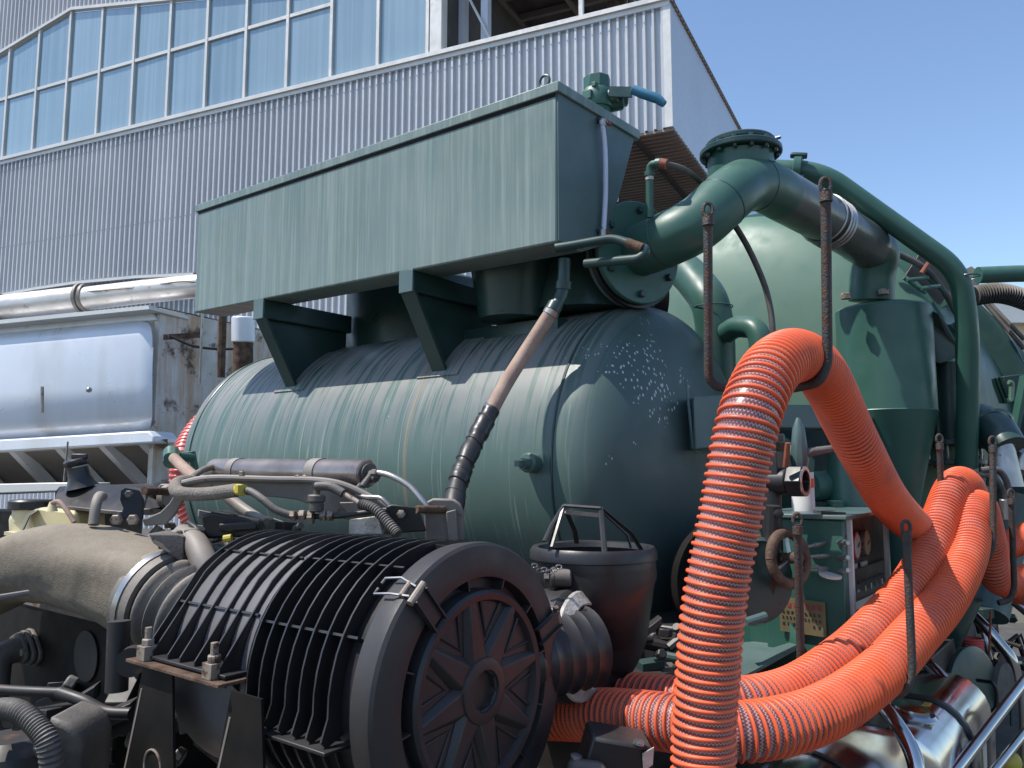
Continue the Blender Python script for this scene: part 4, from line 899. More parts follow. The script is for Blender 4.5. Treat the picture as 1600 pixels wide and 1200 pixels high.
# ---- hydraulic cylinder, tilt frame and lines on top of the engine
cyl = G(); a, b = W(336, 735, 2.35), W(575, 740, 1.93)
ax = (b-a).normalized(); cyl.lathe([(0, 0), (.031, 0), (.0345, .004), (.0345, (b-a).length-.004), (.031, (b-a).length), (0, (b-a).length)], a, ax, 32); hy = link('hydraulic_cylinder', cyl, 'cyl', trk)
for t, w_ in ((.18, .016), (.72, .018)):
    c = a+(b-a)*t; g = G(); g.lathe([(.0347, -w_), (.0368, -w_), (.0368, w_), (.0347, w_)], c, ax, 32); g.hexa(c+V((0, 0, -.065))-ax*w_, ax*2*w_, V((0, 0, .045)), -BN*0+V((-.006, -.004, 0))); link('cylinder_strap', g, 'taupe', hy)
c = b; g = G(); g.lathe([(0, 0), (.024, 0), (.024, .008), (0, .01)], c-ax*.002, ax, 24); g.cyl(c+ax*.005, c+ax*.03+V((0, 0, -.012)), .011, 12); g.bolt(c+ax*.022, ax, .013, .016); g.cyl(W(583, 738, 1.92), W(566, 760, 1.9), .008, 10); g.bolt(W(572, 752, 1.91), (0, .3, -1), .011, .014); link('cylinder_union', g, 'rubber', hy)
def hose(pts, r, m='rubber', nm='engine_hose', k=8, par=None, n=14): g = G(); g.tube(px(pts, k), r, n); return link(nm, g, m, par or trk)
hose([(588, 738, 1.91), (610, 743, 1.89), (640, 760, 1.87), (662, 785, 1.85), (672, 800, 1.85)], .0072, 'steel', 'steel_line')
hose([(564, 756, 1.9), (556, 768, 1.9), (568, 776, 1.88), (594, 778, 1.86), (608, 790, 1.85)], .0055, 'steel', 'steel_line')
# left end fitting on the tank plus brown hose
g = G(); g.tube(bend([W(302, 715, 2.9), W(268, 712, 2.85), W(264, 716, 2.75)], .03), .018, 14); g.cyl(W(268, 706, 2.85), W(268, 722, 2.80), .028, 14); g.cyl(W(290, 706, 2.9), W(290, 720, 2.9), .025, 14); g.tube([W(299, 706, 2.9), W(305, 735, 2.9)], .014, 10); link('tank_fitting', g, 'green', trk)
hose([(272, 716, 2.72), (285, 729, 2.6), (300, 742, 2.5), (320, 756, 2.4)], .018, 'brownhose')
hose([(340, 728, 2.33), (318, 734, 2.25), (298, 748, 2.15), (280, 766, 2.05)], .009, 'sleeve')
hose([(300, 752, 2.1), (280, 754, 2.0), (274, 763, 1.95), (284, 771, 1.93), (320, 772, 1.92), (370, 766, 1.9)], .0165, 'sleeve', 'woven_sleeve')
hose([(375, 765, 1.9), (392, 768, 1.88), (410, 780, 1.86), (430, 796, 1.85), (452, 804, 1.85), (470, 806, 1.85)], .0088, 'rubber')
hose([(350, 772, 2.05), (380, 795, 2.0), (415, 818, 1.95)], .014, 'taupe')
hose([(470, 806, 1.85), (520, 807, 1.84), (575, 800, 1.83), (608, 796, 1.82)], .006, 'dark')
hose([(494, 760, 1.84), (515, 760, 1.83), (536, 771, 1.82)], .0105, 'rubber', 'corrugated_conduit')
hose([(538, 772, 1.82), (550, 779, 1.81), (563, 787, 1.80)], .006, 'bolt', 'steel_line')
pth = px([(563, 787, 1.80), (585, 795, 1.78), (605, 815, 1.76), (622, 835, 1.74)], 14)
g = G(); g.tube(pth, [.0125 if i % 2 else .0105 for i in range(len(pth))], 14); link('corrugated_conduit', g, 'rubber', trk)
g = G(); g.cyl(W(370, 765, 1.9), W(380, 766, 1.88), .014, 12); g.box(W(373, 770, 1.88)-V((.008, .008, .0)), W(373, 758, 1.88)+V((.006, .006, 0))); link('yellow_collar', g, 'yellow', trk)
g = G(); c = W(494, 800, 1.84); g.cyl(c, c+V((0, 0, .022)), .017, 18, bev=.003); g.cyl(c+V((0, 0, .022)), c+V((0, 0, .040)), .020, 18, bev=.003); g.cyl(c+V((0, 0, .04)), c+V((0, 0, .062)), .008, 10); g.hexa(W(487, 764, 1.84), W(500, 764, 1.84)-W(487, 764, 1.84), FD*.015, V((0, 0, .013))); link('solenoid_valve', g, 'rubber', trk)
g = G(); 
for x, y in ((458, 806), (472, 805), (486, 808), (505, 806), (516, 806)): g.bolt(W(x, y, 1.84)-RT*.006, RT, .013 if x != 486 else .018, .013)
link('valve_manifold', g, 'bolt', trk)
def plate(pts, d, th=.006, m='taupe', nm='frame_plate', bev=.002, par=None, lab=None): g = G(); g.prism([W(x, y, d if len(q) == 0 else q[0]) for x, y, *q in pts], FD*th); return link(nm, g, m, par or trk, bevel=bev, label=lab)
# pressed frame arm
poly = spline([(286, 756), (330, 748), (420, 750), (500, 752), (545, 762), (600, 790), (640, 812)], 5); lowp = spline([(620, 835), (560, 815), (505, 805), (478, 786), (440, 778), (350, 772), (292, 772)], 5)
g = G(); g.prism([W(x, y, 1.98-.10*(x-290)/330) for x, y in poly+lowp], FD*.012); link('tilt_frame_arm', g, 'taupe', trk, bevel=.003)
g = G(); g.tube([W(x, y-1, 1.97-.10*(x-290)/330) for x, y in poly], .0085, 10); link('frame_arm_rim', g, 'taupe', trk)
for x, y in ((465, 748), (477, 748), (378, 742)):
    g = G(); g.bolt(W(x, y+2, 1.92), (0, 0, 1), .008, .012); g.cyl(W(x, y, 1.92), W(x, y-7, 1.92), .004, 8); link('frame_bolt', g, 'bolt', trk)
# left bracket arm
g = G(); g.prism([W(x, y, 2.0) for x, y in ((222, 812), (250, 800), (264, 786), (275, 768), (288, 764), (290, 776), (272, 806), (258, 820), (225, 822))], FD*.01); link('bracket_arm', g, 'taupe', trk, bevel=.003)
# pivot plates
plate([(600, 800), (604, 791), (612, 788), (648, 792), (656, 798), (666, 830), (600, 835)], 1.80, .008, 'dark', 'pivot_plate', .003)
plate([(661, 792), (668, 783), (676, 779), (708, 780), (718, 787), (724, 800), (725, 845), (665, 845)], 1.86, .03, 'taupe', 'pivot_plate', .004)
g = G(); g.cyl(W(650, 796, 1.80), W(694, 796, 1.86), .009, 12); link('pivot_pin', g, 'rust', trk); g = G(); g.bolt(W(627, 803, 1.79), -FD, .010, .008); link('pivot_bolt', g, 'bolt', trk)
plate([(697, 800), (712, 796), (716, 845), (700, 845)], 1.84, .01, 'taupe', 'pivot_rib')
plate([(530, 785), (575, 784), (590, 800), (545, 806)], 1.86, .01, 'taupe', 'small_bracket'); plate([(545, 812), (590, 806), (598, 835), (545, 835)], 1.84, .01, 'alu', 'small_bracket')
# dark engine clutter under the frame
plate([(312, 806), (330, 800), (405, 812), (412, 838), (320, 842)], 1.92, .12, 'black', 'engine_cover', .006)
plate([(340, 818), (400, 815), (402, 828), (345, 832)], 1.90, .05, 'black', 'engine_box', .005)
for i in range(34):
    x, y = random.uniform(255, 500), random.uniform(812, 850); d = random.uniform(1.9, 2.3); p = W(x, y, d); g = G()
    a = V((random.uniform(-1, 1), random.uniform(-1, 1), random.uniform(-.3, .3))).normalized(); k = random.random()
    if k < .45: g.tube([p, p+a*.05, p+a*.09+V((0, 0, -.03))], random.uniform(.005, .012), 8)
    elif k < .75: g.bolt(p, (0, 0, 1), random.uniform(.008, .015), .02)
    else: g.hexa(p, a*.05, a.cross(V((0, 0, 1)))*.04, V((0, 0, .02)))
    link('engine_fitting', g, random.choice(['dark', 'rubber', 'taupe', 'dark', 'bolt']), trk, bevel=.0015)
g = G(); g.cyl(W(350, 842, 1.9), W(362, 840, 1.9), .009, 10); link('yellow_connector', g, 'yellow', trk)
# ---- coolant tank
g = G(); a = W(84, 764, 2.25)
g.prism([W(84, 768, 2.25), W(90, 760, 2.3), W(190, 757, 2.2), W(232, 765, 2.3), W(230, 800, 2.25), W(188, 800, 2.05), W(84, 796, 2.2)], FD*.16); ct = link('coolant_tank', g, 'black', trk, bevel=.012)
g = G(); g.prism([W(83, 789, 2.2), W(187, 800, 2.03), W(233, 802, 2.2), W(233, 805, 2.2), W(187, 804, 2.03), W(83, 793, 2.2)], FD*.18); link('tank_lip', g, 'taupe', ct)
g = G(); b0, b1 = W(128, 762, 2.25), W(121, 728, 2.25); g.lathe([(.045, 0), (.036, .014), (.030, .03), (.028, .058), (0, .058)], b0, b1-b0, 24); link('filler_neck', g, 'black', ct)
g = G(); g.lathe([(0, 0), (.031, 0), (.034, .004), (.034, .016), (.028, .02), (0, .022)], b1, b1-b0, 8); g.hexa(b1+V((-.02, 0, .02)), RT*.045, FD*.012, V((0, 0, .014))); link('filler_cap', g, 'black', ct, bevel=.003)
g = G(); g.prism([W(188, 765, 2.02), W(194, 762, 2.02), W(216, 766, 2.05), W(224, 782, 2.05), W(222, 812, 2.02), W(184, 812, 2.0), (W(192, 795, 2.0)), W(188, 780, 2.02)], FD*.01); link('tank_bracket', g, 'black', trk, bevel=.003)
g = G(); g.bolt(W(203, 772, 2.01), -FD, .010, .01); link('tank_bracket_bolt', g, 'rubber', trk)
for x in (184, 210): g = G(); g.bolt(W(x, 812, 1.99), -FD, .014, .015); link('tank_bracket_bolt', g, 'bolt', trk)
hose([(160, 776, 2.05), (155, 776, 2.0), (150, 790, 1.97), (146, 820, 1.95)], .0125, 'taupe')
g = G(); g.tube([W(225, 767, 2.2), W(262, 768, 2.3)], .011, 12); link('cross_bar', g, 'rust', trk)
g = G(); g.lathe([(0, 0), (.035, 0), (.04, .01), (.035, .03), (0, .03)], W(262, 778, 2.35), (0, -1, .1), 20); link('bush_plate', g, 'taupe', trk)
g = G(); g.prism([W(x, y, 2.35) for x, y in ((240, 770), (250, 756), (264, 756), (270, 770), (268, 800), (240, 805))], FD*.02); link('bush_bracket', g, 'taupe', trk, bevel=.004)
# ---- yellowed reservoir
g = G(); g.prism([W(10, 812, 2.184), W(14, 800, 2.184), W(60, 792, 2.184), W(112, 798, 2.128), W(120, 802, 2.128), W(121, 830, 2.128), W(110, 850, 2.128), W(12, 850, 2.184)], FD*0.1568); rs = link('washer_reservoir', g, 'cream', trk, bevel=0.0134, label='yellowed plastic fluid reservoir')
g = G(); g.hexa(W(6, 836, 2.1504), W(60, 843, 2.128)-W(6, 836, 2.1504), V((0, 0, 0.009)), FD*0.112); link('reservoir_lip', g, 'cream', rs)
g = G(); g.cyl(W(48, 812, 2.2176), W(48, 792, 2.2176), 0.0448, 28); link('reservoir_neck', g, 'cream', rs)
g = G(); g.lathe([(0, 0), (0.0538, 0), (0.056, 0.0022), (0.056, 0.0224), (0.0515, 0.0269), (0, 0.0291)], W(48, 796, 2.2176), (0, 0, 1), 18); link('screw_cap', g, 'black', rs, smooth=20)
g = G(); g.lathe([(0.0146, 0), (0.0067, 0.0246), (0, 0.0269)], W(81, 799, 2.1056), (0, 0, 1), 12); link('breather_spout', g, 'cream', rs)
hose([(82, 786, 2.1056), (92, 784, 2.0944), (104, 797, 2.0832), (116, 816, 2.072)], 0.0062, 'brownhose', 'breather_hose')
g = G(); g.tube([W(60, 797, 2.1616), W(46, 806, 2.1504), W(36, 828, 2.1392)], 0.0179, 8, sy=.15); link('rubber_strap', g, 'rubber', rs)
# ---- dusty intake duct: flattened tube from bottom left up over and to the bellows
D_ = [(-150, 960, 1.9931, 0.1107, 0.0664), (-40, 925, 1.9931, 0.1163, 0.072), (30, 888, 1.9931, 0.1217, 0.083), (85, 878, 1.9931, 0.1273, 0.0941), (140, 884, 1.982, 0.1306, 0.0996), (190, 902, 1.9488, 0.1273, 0.0996), (222, 920, 1.9045, 0.1107, 0.1019), (250, 938, 1.8712, 0.1041, 0.1019)]
D2 = spline(D_, 8); pts = [W(*q[:3]) for q in D2]; fr = frames(pts); g = G(); vs = []; fs = []; n = 32
for p, (t, u, w), q in zip(pts, fr, D2):
    side = t.cross(V((0, 0, 1))).normalized(); upv = side.cross(t).normalized()
    for i in range(n):
        a = 2*pi*i/n; ca, sa = math.cos(a), math.sin(a); e = .75
        x = math.copysign(abs(ca)**e, ca); z = math.copysign(abs(sa)**e, sa)
        lump = 1+.03*math.sin(p.y*19+i*.9)
        vs.append(p+side*x*q[3]*lump+upv*z*q[4]*lump)
for k in range(len(pts)-1):
    for i in range(n): fs.append((k*n+i, k*n+(i+1) % n, (k+1)*n+(i+1) % n, (k+1)*n+i))
fs += [tuple(range(n)), tuple(range((len(pts)-1)*n, len(pts)*n))[::-1]]
g.add(vs, fs); idt = link('intake_duct', g, 'duct', trk, smooth=70, label='dust-caked wide air intake duct')
# duct side shoulder and second dusty hose behind
g = G(); g.prism([W(225, 834, 1.83), W(262, 832, 1.86), W(292, 840, 1.88), W(290, 862, 1.88), W(282, 880, 1.84), W(240, 850, 1.8)], FD*.1); link('duct_shoulder', g, 'rubber', trk, bevel=.008)
hose([(285, 838, 1.95), (305, 850, 1.9), (318, 875, 1.86), (330, 900, 1.84)], .030, 'taupe', 'coolant_hose', n=20)
hose([(300, 856, 2.0), (340, 862, 1.95), (372, 868, 1.9)], .018, 'taupe', 'coolant_hose')

# ---- air cleaner
CX, CYF, CZc = 1.048, .88, 1.343; CYB = 1.475
CXL = CX
ac = G(); ac.lathe([(0, .255), (.20, .255), (.212, .27), (.212, .54), (.0, .54)], (CX, CYB, CZc), (0, -1, 0), 64)
clean = link('air_cleaner', ac, 'black', trk, smooth=40, label='large black ribbed air cleaner drum with star-pattern cover')
g = G(); g.lathe([(0, 0), (.18, 0), (.215, .015), (.226, .03), (.226, .27), (0, .27)], (CXL, CYB, CZc), (0, -1, 0), 64); link('drum_rear_shell', g, 'rearshell', clean, smooth=40)
def fin(y, full, th=.0035):
    CX = CXL
    R = .236 if not full else .238; ri = .205; out = []
    a0, a1 = (-20, 135) if not full else (-40, 182)
    N_ = 30
    o_ = [(CX+R*math.cos(math.radians(a0+(a1-a0)*k/N_)), CZc+R*math.sin(math.radians(a0+(a1-a0)*k/N_))) for k in range(N_+1)]
    if not full: o_ += [(CX-.264, CZc+.034), (CX-.264, CZc+.026)]
    else: o_ += [(CX-.25, CZc-.04), (CX-.24, CZc-.05)]
    i_ = [(CX+ri*math.cos(math.radians(a)), CZc+ri*math.sin(math.radians(a))) for a in [a0+(190-a0)*k/N_ for k in range(N_+1)]][::-1]
    o2 = [V((x, y, z)) for x, z in o_]; 
    g = G(); n1, n2 = len(o_), len(i_)
    # strip between outer and inner outline
    m = max(n1, n2); A = [o_[min(int(k*(n1-1)/(m-1)+.5), n1-1)] for k in range(m)]; Bq = [i_[::-1][min(int(k*(n2-1)/(m-1)+.5), n2-1)] for k in range(m)]
    vs = []; fs = []
    for (x, z), (x2, z2) in zip(A, Bq): vs += [V((x, y-th/2, z)), V((x2, y-th/2, z2)), V((x, y+th/2, z)), V((x2, y+th/2, z2))]
    for k in range(m-1):
        o = 4*k; fs += [(o, o+4, o+5, o+1), (o+2, o+3, o+7, o+6), (o, o+2, o+6, o+4)]
    fs += [(0, 1, 3, 2), (4*m-4, 4*m-2, 4*m-1, 4*m-3)]
    g.add(vs, fs); return link('cooling_fin', g, 'black', clean, smooth=30)
ys = [1.462, 1.435, 1.385, 1.345, 1.298, 1.262, 1.222]
for y in ys: fin(y, False)
yf = [1.184-.0345*k for k in range(7)]
for y in yf: fin(y, True)
def web(ang, y0, y1, r0, r1, th=.004):
    a = math.radians(ang); c, s = math.cos(a), math.sin(a); g = G()
    g.hexa((CX+r0*c, y0, CZc+r0*s), (c*(r1-r0), 0, s*(r1-r0)), (0, y1-y0, 0), (-s*th, 0, c*th)); return link('axial_web', g, 'black', clean)
for ang in (152, 118, 92):
    web(ang, .950, 1.20, .203, .232)
for ang in (150, 118):
    web(ang, 1.21, 1.462, .210, .231)

g = G(); g.hexa((CXL-.268, 1.20, CZc+.020), (.10, 0, 0), (0, .27, 0), (0, 0, .006)); link('fin_flange', g, 'black', clean, bevel=.0015)
g = G(); g.hexa((CX-.256, .96, CZc-.055), (.06, 0, 0), (0, .23, 0), (0, 0, .006)); link('fin_flange', g, 'black', clean, bevel=.0015)
# lower smooth ribs of the drum
for k in range(7):
    y = 1.184-.0345*k+.017; g = G(); g.lathe([(.204, -.004), (.219, -.003), (.219, .003), (.204, .004)], (CX, y, CZc), (0, 1, 0), 64); link('drum_rib', g, 'black', clean)
g = G(); g.hexa((CXL-.286, 1.19, CZc+.011), (.12, 0, 0), (0, .30, 0), (0, 0, .006)); mt = link('mount_strip', g, 'rust', clean, bevel=.001)
for y in (1.450, 1.235):
    g = G(); p = V((CXL-.266, y, CZc+.017)); g.box(p+V((-.014, -.014, 0)), p+V((.014, .014, .026))); g.bolt(p+V((0, 0, .026)), (0, 0, 1), .012, .012); g.cyl(p+V((0, 0, .036)), p+V((0, 0, .058)), .0065, 10); link('mount_bolt', g, 'bolt', clean, bevel=.001)
# brackets below
def mbr(y0, y1):
    g = G(); x = CXL-.268; g.prism([V((x, y0, CZc+.006)), V((x, y1, CZc+.006)), V((x, y1+.07, CZc-.26)), V((x, y0-.03, CZc-.26))], V((.005, 0, 0))); o = link('mount_bracket', g, 'void', trk)
    g = G(); g.hexa((x-.001, y1-.002, CZc-.035), (.035, 0, 0), (0, .005, 0), (0, .07, -.225)); link('bracket_lip', g, 'taupe', o)
    g = G(); c = V((x-.001, (y0+y1)/2, CZc-.16)); g.tube([c+V((0, math.cos(a*pi/12)*.028, math.sin(a*pi/12)*.028)) for a in range(25)], .0022, 6, caps=False); link('bracket_hole_rim', g, 'taupe', o)
mbr(1.36, 1.46); mbr(1.10, 1.18)
g = G(); g.box((CX-.33, 1.05, CZc-.262), (CX-.1, 1.58, CZc-.25)); link('base_shelf', g, 'taupe', trk, bevel=.003)
g = G(); p = V((CX-.315, 1.47, CZc-.25)); g.bolt(p, (0, 0, 1), .013, .012); g.cyl(p, p+V((0, 0, .04)), .007, 10); link('shelf_bolt', g, 'bolt', trk)
# end cover
F = CYF
g = G(); g.lathe([(.206, .056), (.231, .056), (.236, .050), (.240, .018), (.239, .008), (.234, .003), (.200, -.004), (.183, -.002), (.179, .02), (.163, .02), (.161, -.004), (.156, -.010), (.146, -.008), (.142, .003), (0, .005)], (CX, F, CZc), (0, 1, 0), 96)
cov = link('end_cover', g, 'cover', clean, smooth=32)
for k in range(12):
    a = math.radians(k*30+10); c, s = math.cos(a), math.sin(a); g = G(); g.hexa((CX+.165*c, F-.002, CZc+.165*s), (.024*c, 0, .024*s), (0, .021, 0), (-s*.003, 0, c*.003)); link('groove_web', g, 'cover', clean)
for k in range(8):      # star spokes, widening towards the hub
    a = 2*pi*k/8+.20; c, s = math.cos(a), math.sin(a); g = G()
    def pt(r, w, y): return V((CX+r*c-w*s, y, CZc+r*s+w*c))
    lo_, hi_ = F+.004, F-.008
    top = [pt(.03, .020, hi_), pt(.03, -.020, hi_), pt(.149, -.006, hi_), pt(.149, .006, hi_)]
    bot = [pt(.03, .034, lo_), pt(.03, -.034, lo_), pt(.153, -.012, lo_), pt(.153, .012, lo_)]
    g.add(bot+top, [(0, 1, 2, 3), (7, 6, 5, 4), (0, 4, 5, 1), (1, 5, 6, 2), (2, 6, 7, 3), (3, 7, 4, 0)]); link('star_spoke', g, 'cover', clean, bevel=.002)
    a += pi/8; c, s = math.cos(a), math.sin(a); g = G(); g.tube([pt(.148, -.03, F+.001), pt(.085, 0, F+.004), pt(.148, .03, F+.001)], .003, 6); link('pocket_edge', g, 'cover', clean)
g = G(); g.lathe([(.058, .004), (.052, -.011), (.044, -.013), (.034, -.013), (.030, .003), (0, .003)], (CX, F, CZc), (0, 1, 0), 40); link('cover_hub', g, 'cover', clean)
# over-centre clips
def clip(ang):
    a = math.radians(ang); c, s = math.cos(a), math.sin(a); e = V((-s, 0, c)); rr_ = V((c, 0, s)); o = V((CX, F, CZc))
    g = G(); g.hexa(o+rr_*.170+V((0, -.010, 0))-e*.016, rr_*.062, e*.032, V((0, .006, 0))); k = link('cover_clip', g, 'cover', clean, bevel=.002)
    for w in (-.014, .014): g = G(); g.hexa(o+rr_*.163+V((0, -.016, 0))+e*w-e*.0015, rr_*.070, e*.003, V((0, .012, 0))); link('clip_rib', g, 'cover', clean)
    for w in (-.016, .016): g = G(); g.tube([o+rr_*.239+V((0, .0, 0))+e*w*.6, o+rr_*.248+V((0, .03, 0))+e*w, o+rr_*.242+V((0, .07, 0))+e*w, o+rr_*.242+V((0, .07, 0))+e*w*.3], .0022, 6); link('clip_wire', g, 'steel', clean)
    g = G(); g.cyl(o+rr_*.235+V((0, -.006, 0))-e*.02, o+rr_*.235+V((0, -.006, 0))+e*.02, .006, 10); g.cyl(o+rr_*.241+V((0, .014, 0))-e*.014, o+rr_*.241+V((0, .014, 0))+e*.014, .005, 10); link('clip_pin', g, 'bolt', clean)
clip(132); clip(22); clip(250)
# bellows behind the cleaner
bp = px([(256, 943, 1.87), (290, 958, 1.83), (330, 976, 1.785), (375, 996, 1.74)], 16); g = G()
g.tube(bp, [0.103+.011*(math.sin(i*2*pi/7.5)) for i in range(len(bp))], 40); link('rubber_bellows', g, 'bellow', clean, smooth=60)
t = (bp[3]-bp[0]).normalized()
g = G(); g.lathe([(.110, -.036), (.121, -.034), (.121, .028), (.110, .030)], bp[0], t, 48); cf = link('duct_cuff', g, 'bellow', clean)
g = G(); g.lathe([(.1212, -.0085), (.1242, -.0085), (.1242, .0085), (.1212, .0085)], bp[0]-t*.008, t, 48); link('band_clamp', g, 'steel', cf)
g = G(); c = bp[0]-t*.008+V((0, 0, .124)); g.hexa(c-RT*.01, RT*.045, FD*.014, V((0, 0, .008))); g.cyl(c-RT*.012+V((0, 0, .005)), c+RT*.006+V((0, 0, .005)), .006, 8); link('clamp_screw', g, 'dark', cf)
# inlet cowl (bowl) with cage
def bowlpts(): return spline([(927, 862, 1.78, .1384), (927, 880, 1.78, .1417), (929, 912, 1.78, .141), (938, 950, 1.79, .120), (944, 990, 1.80, .098), (932, 1035, 1.80, .082), (920, 1075, 1.78, .068), (914, 1118, 1.77, .058)], 8)
bq = bowlpts(); bp = [W(*q[:3]) for q in bq]; 
g = G(); g.tube(bp, [q[3]*.97 for q in bq], 48, caps=False); 
n_ = 48; g.f.append(tuple(range((len(bp)-1)*n_, len(bp)*n_))); g.m.append(0)
bw = link('inlet_cowl', g, 'black', trk, smooth=60, label='black scoop-shaped inlet cowl with wire cage on top')
sol = bw.modifiers.new('thick', 'SOLIDIFY'); sol.thickness = 0.0066; sol.offset = -1
c = W(927, 862, 1.7798); g = G(); g.lathe([(0.1187, 0.), (0.1231, 0.011), (0.1341, 0.0132), (0.1406, 0.0044), (0.1417, -0.0132), (0.1341, -0.0154)], c, (0, 0, 1), 48); link('cowl_rim', g, 'black', bw)
g = G(); g.lathe([(0, 0), (0.1297, 0)], c+V((0, 0, -0.0549)), (0, 0, 1), 40); link('cowl_screen', g, 'dark', bw)
def strap(ps, w=0.0044): g = G(); g.tube([W(*p) for p in ps], w, 6, sy=.6); return link('cage_bar', g, 'black', bw, smooth=20)
T1, T2, T3, T4 = (881, 790, 1.7358), (939, 794, 1.7139), (893, 792, 1.8457), (945, 796, 1.8457)
strap([T1, T2], 0.0072); strap([T1, (862, 820, 1.7139), (850, 846, 1.6919)], 0.006); strap([T1, (862, 855, 1.67)], 0.005); strap([(885, 800, 1.7798), (898, 830, 1.8457), (901, 848, 1.8677)], 0.006)
strap([T2, (945, 866, 1.648)], 0.006); strap([T2, (985, 832, 1.7578), (1004, 862, 1.7798)], 0.0066); strap([(941, 800, 1.7139), (980, 836, 1.7139), (986, 856, 1.7139)], 0.0044); strap([(878, 796, 1.7358), (869, 815, 1.7358), (858, 850, 1.7798)], 0.0044)
g = G(); g.hexa(W(884, 797, 1.7249), W(938, 802, 1.7083)-W(884, 797, 1.7249), V((0, 0, -0.0088)), FD*0.0044); link('cage_plate', g, 'rubber', bw)
# neck between cleaner and cowl, aluminium band
nc = V((1.405, .90, 1.352)); nax = V((.10, -1, .08)).normalized()
g = G(); g.lathe([(.060, .0), (.098, -.012), (.112, -.03), (.112, -.12), (.09, -.14), (.05, -.24)], nc, nax, 48); link('outlet_neck', g, 'black', trk)
g = G(); g.lathe([(.080, .004), (.084, .006), (.106, -.008), (.108, -.014), (.080, .0)], nc, nax, 48); link('corroded_band', g, 'alu', trk, label='pale corroded aluminium neck band')
n1 = nc+V((-.16, .055, -.012)); g = G(); npth = [nc+(n1-nc)*(i/16) for i in range(17)]; g.tube(npth, [.076 if i % 3 else .081 for i in range(17)], 32); link('neck_hose', g, 'black', trk)
g = G(); c = W(880, 903, 1.66); g.cyl(c-RT*.022, c+RT*.016, .019, 14, bev=.003); g.cyl(c-RT*.026, c-RT*.02, .02, 14); g.bolt(c-RT*.03, -RT, .01, .01); link('sensor_plug', g, 'rubber', trk)
for q in ((835, 884), (842, 892), (850, 890), (858, 894), (866, 890), (873, 886)):
    g = G(); cc = W(q[0], q[1], 1.60); g.tube([cc+RT*math.cos(a*pi/6)*.006+V((0, 0, math.sin(a*pi/6)*.004))+FD*(.003*math.sin(a)) for a in range(13)], .0015, 6, caps=False); link('chain_link', g, 'steel', trk)
# ---- engine block at lower left
g = G(); pa = onX(185, 972, .95); pb = onX(0, 980, .95)
g.box((.95, pa.y, .9), (1.5, 3.0, pa.z-.002)); eb = link('engine_block', g, 'void', trk, bevel=.01)
g = G(); g.prism([V((.945, pa.y-.004, pa.z+.004)), V((.945, pa.y-.004, pa.z-.012)), V((1.6, pa.y-.004, pa.z-.012)), V((1.6, pa.y-.004, pa.z+.05)), V((1.15, pa.y-.004, pa.z+.05))], V((0, 1.2, 0))); link('rocker_cover', g, 'taupe', eb, bevel=.004)
g = G(); g.tube([W(-30, 938, 1.62), W(44, 926, 1.70)], .006, 8); link('fuel_line', g, 'taupe', trk)
g = G(); g.lathe([(0, 0), (.06, 0), (.06, .003), (0, .003)], onX(135, 1025, .947), (-1, 0, 0), 32); link('embossed_disc', g, 'dark', trk)
fc = onX(50, 1006, .95)
def dia(o_, s, x): return [o_+V((x, a*s, b*s)) for a, b in ((.075, -.004), (.055, .022), (.012, .040), (-.012, .040), (-.055, .012), (-.075, -.012), (-.075, -.03), (-.05, -.05), (.05, -.045), (.075, -.03))]
for x, s in ((0, 1.0), (-.014, .93), (-.028, .82)): g = G(); g.prism(dia(fc, s, x), V((-.011, 0, 0))); link('gasket_flange', g, 'rubber', eb, bevel=.003)
for dy in (.05, -.05): g = G(); g.bolt(fc+V((-.039, dy, -.008)), (-1, 0, 0), .010, .008); link('flange_bolt', g, 'bolt', eb)
g = G(); g.tube(bend([fc+V((-.02, -.01, -.005)), fc+V((-.085, -.015, -.012)), fc+V((-.09, -.02, -.16)), fc+V((-.06, -.02, -.28))], .05, 7), .032, 24); link('thermostat_pipe', g, 'rubber', trk)
pth = px([(-30, 1118, 1.35), (0, 1108, 1.35), (30, 1112, 1.33), (58, 1135, 1.31), (76, 1165, 1.30), (84, 1230, 1.30)], 16)
g = G(); g.tube(pth, [.0185 if i % 2 else .0165 for i in range(len(pth))], 18); link('corrugated_conduit', g, 'rubber', trk)
g = G(); g.lathe([(0, 0), (.05, .0), (.075, -.02), (.085, -.06), (.085, -.2), (0, -.2)], W(20, 1150, 1.42), (0, 0, 1), 32); link('pump_dome', g, 'dark', trk)
g = G(); g.prism([W(x, y, 1.42) for x, y in ((72, 1120), (104, 1132), (116, 1140), (126, 1165), (120, 1260), (88, 1260), (84, 1180))], FD*.12); link('pump_casting', g, 'rubber', trk, bevel=.01)
for q in ((6, 1118, .014), (30, 1134, .012), (64, 1175, .01), (22, 1126, .018)): g = G(); g.bolt(W(q[0], q[1], 1.38), (-.4, -.3, .8), q[2], .016); link('pump_bolt', g, 'rubber', trk)
hose([(92, 1082, 1.6), (130, 1095, 1.58), (165, 1112, 1.57), (205, 1115, 1.56)], .012, 'dark')
hose([(-10, 1077, 1.6), (40, 1080, 1.6), (92, 1082, 1.6)], .010, 'dark')
g = G(); g.cyl(W(186, 970, 1.62), W(182, 1080, 1.6), .022, 14); g.lathe([(0, 0), (.028, 0), (.028, .03), (0, .03)], W(210, 1030, 1.58), (-.6, -.7, 0), 18); link('engine_bracket', g, 'dark', trk)
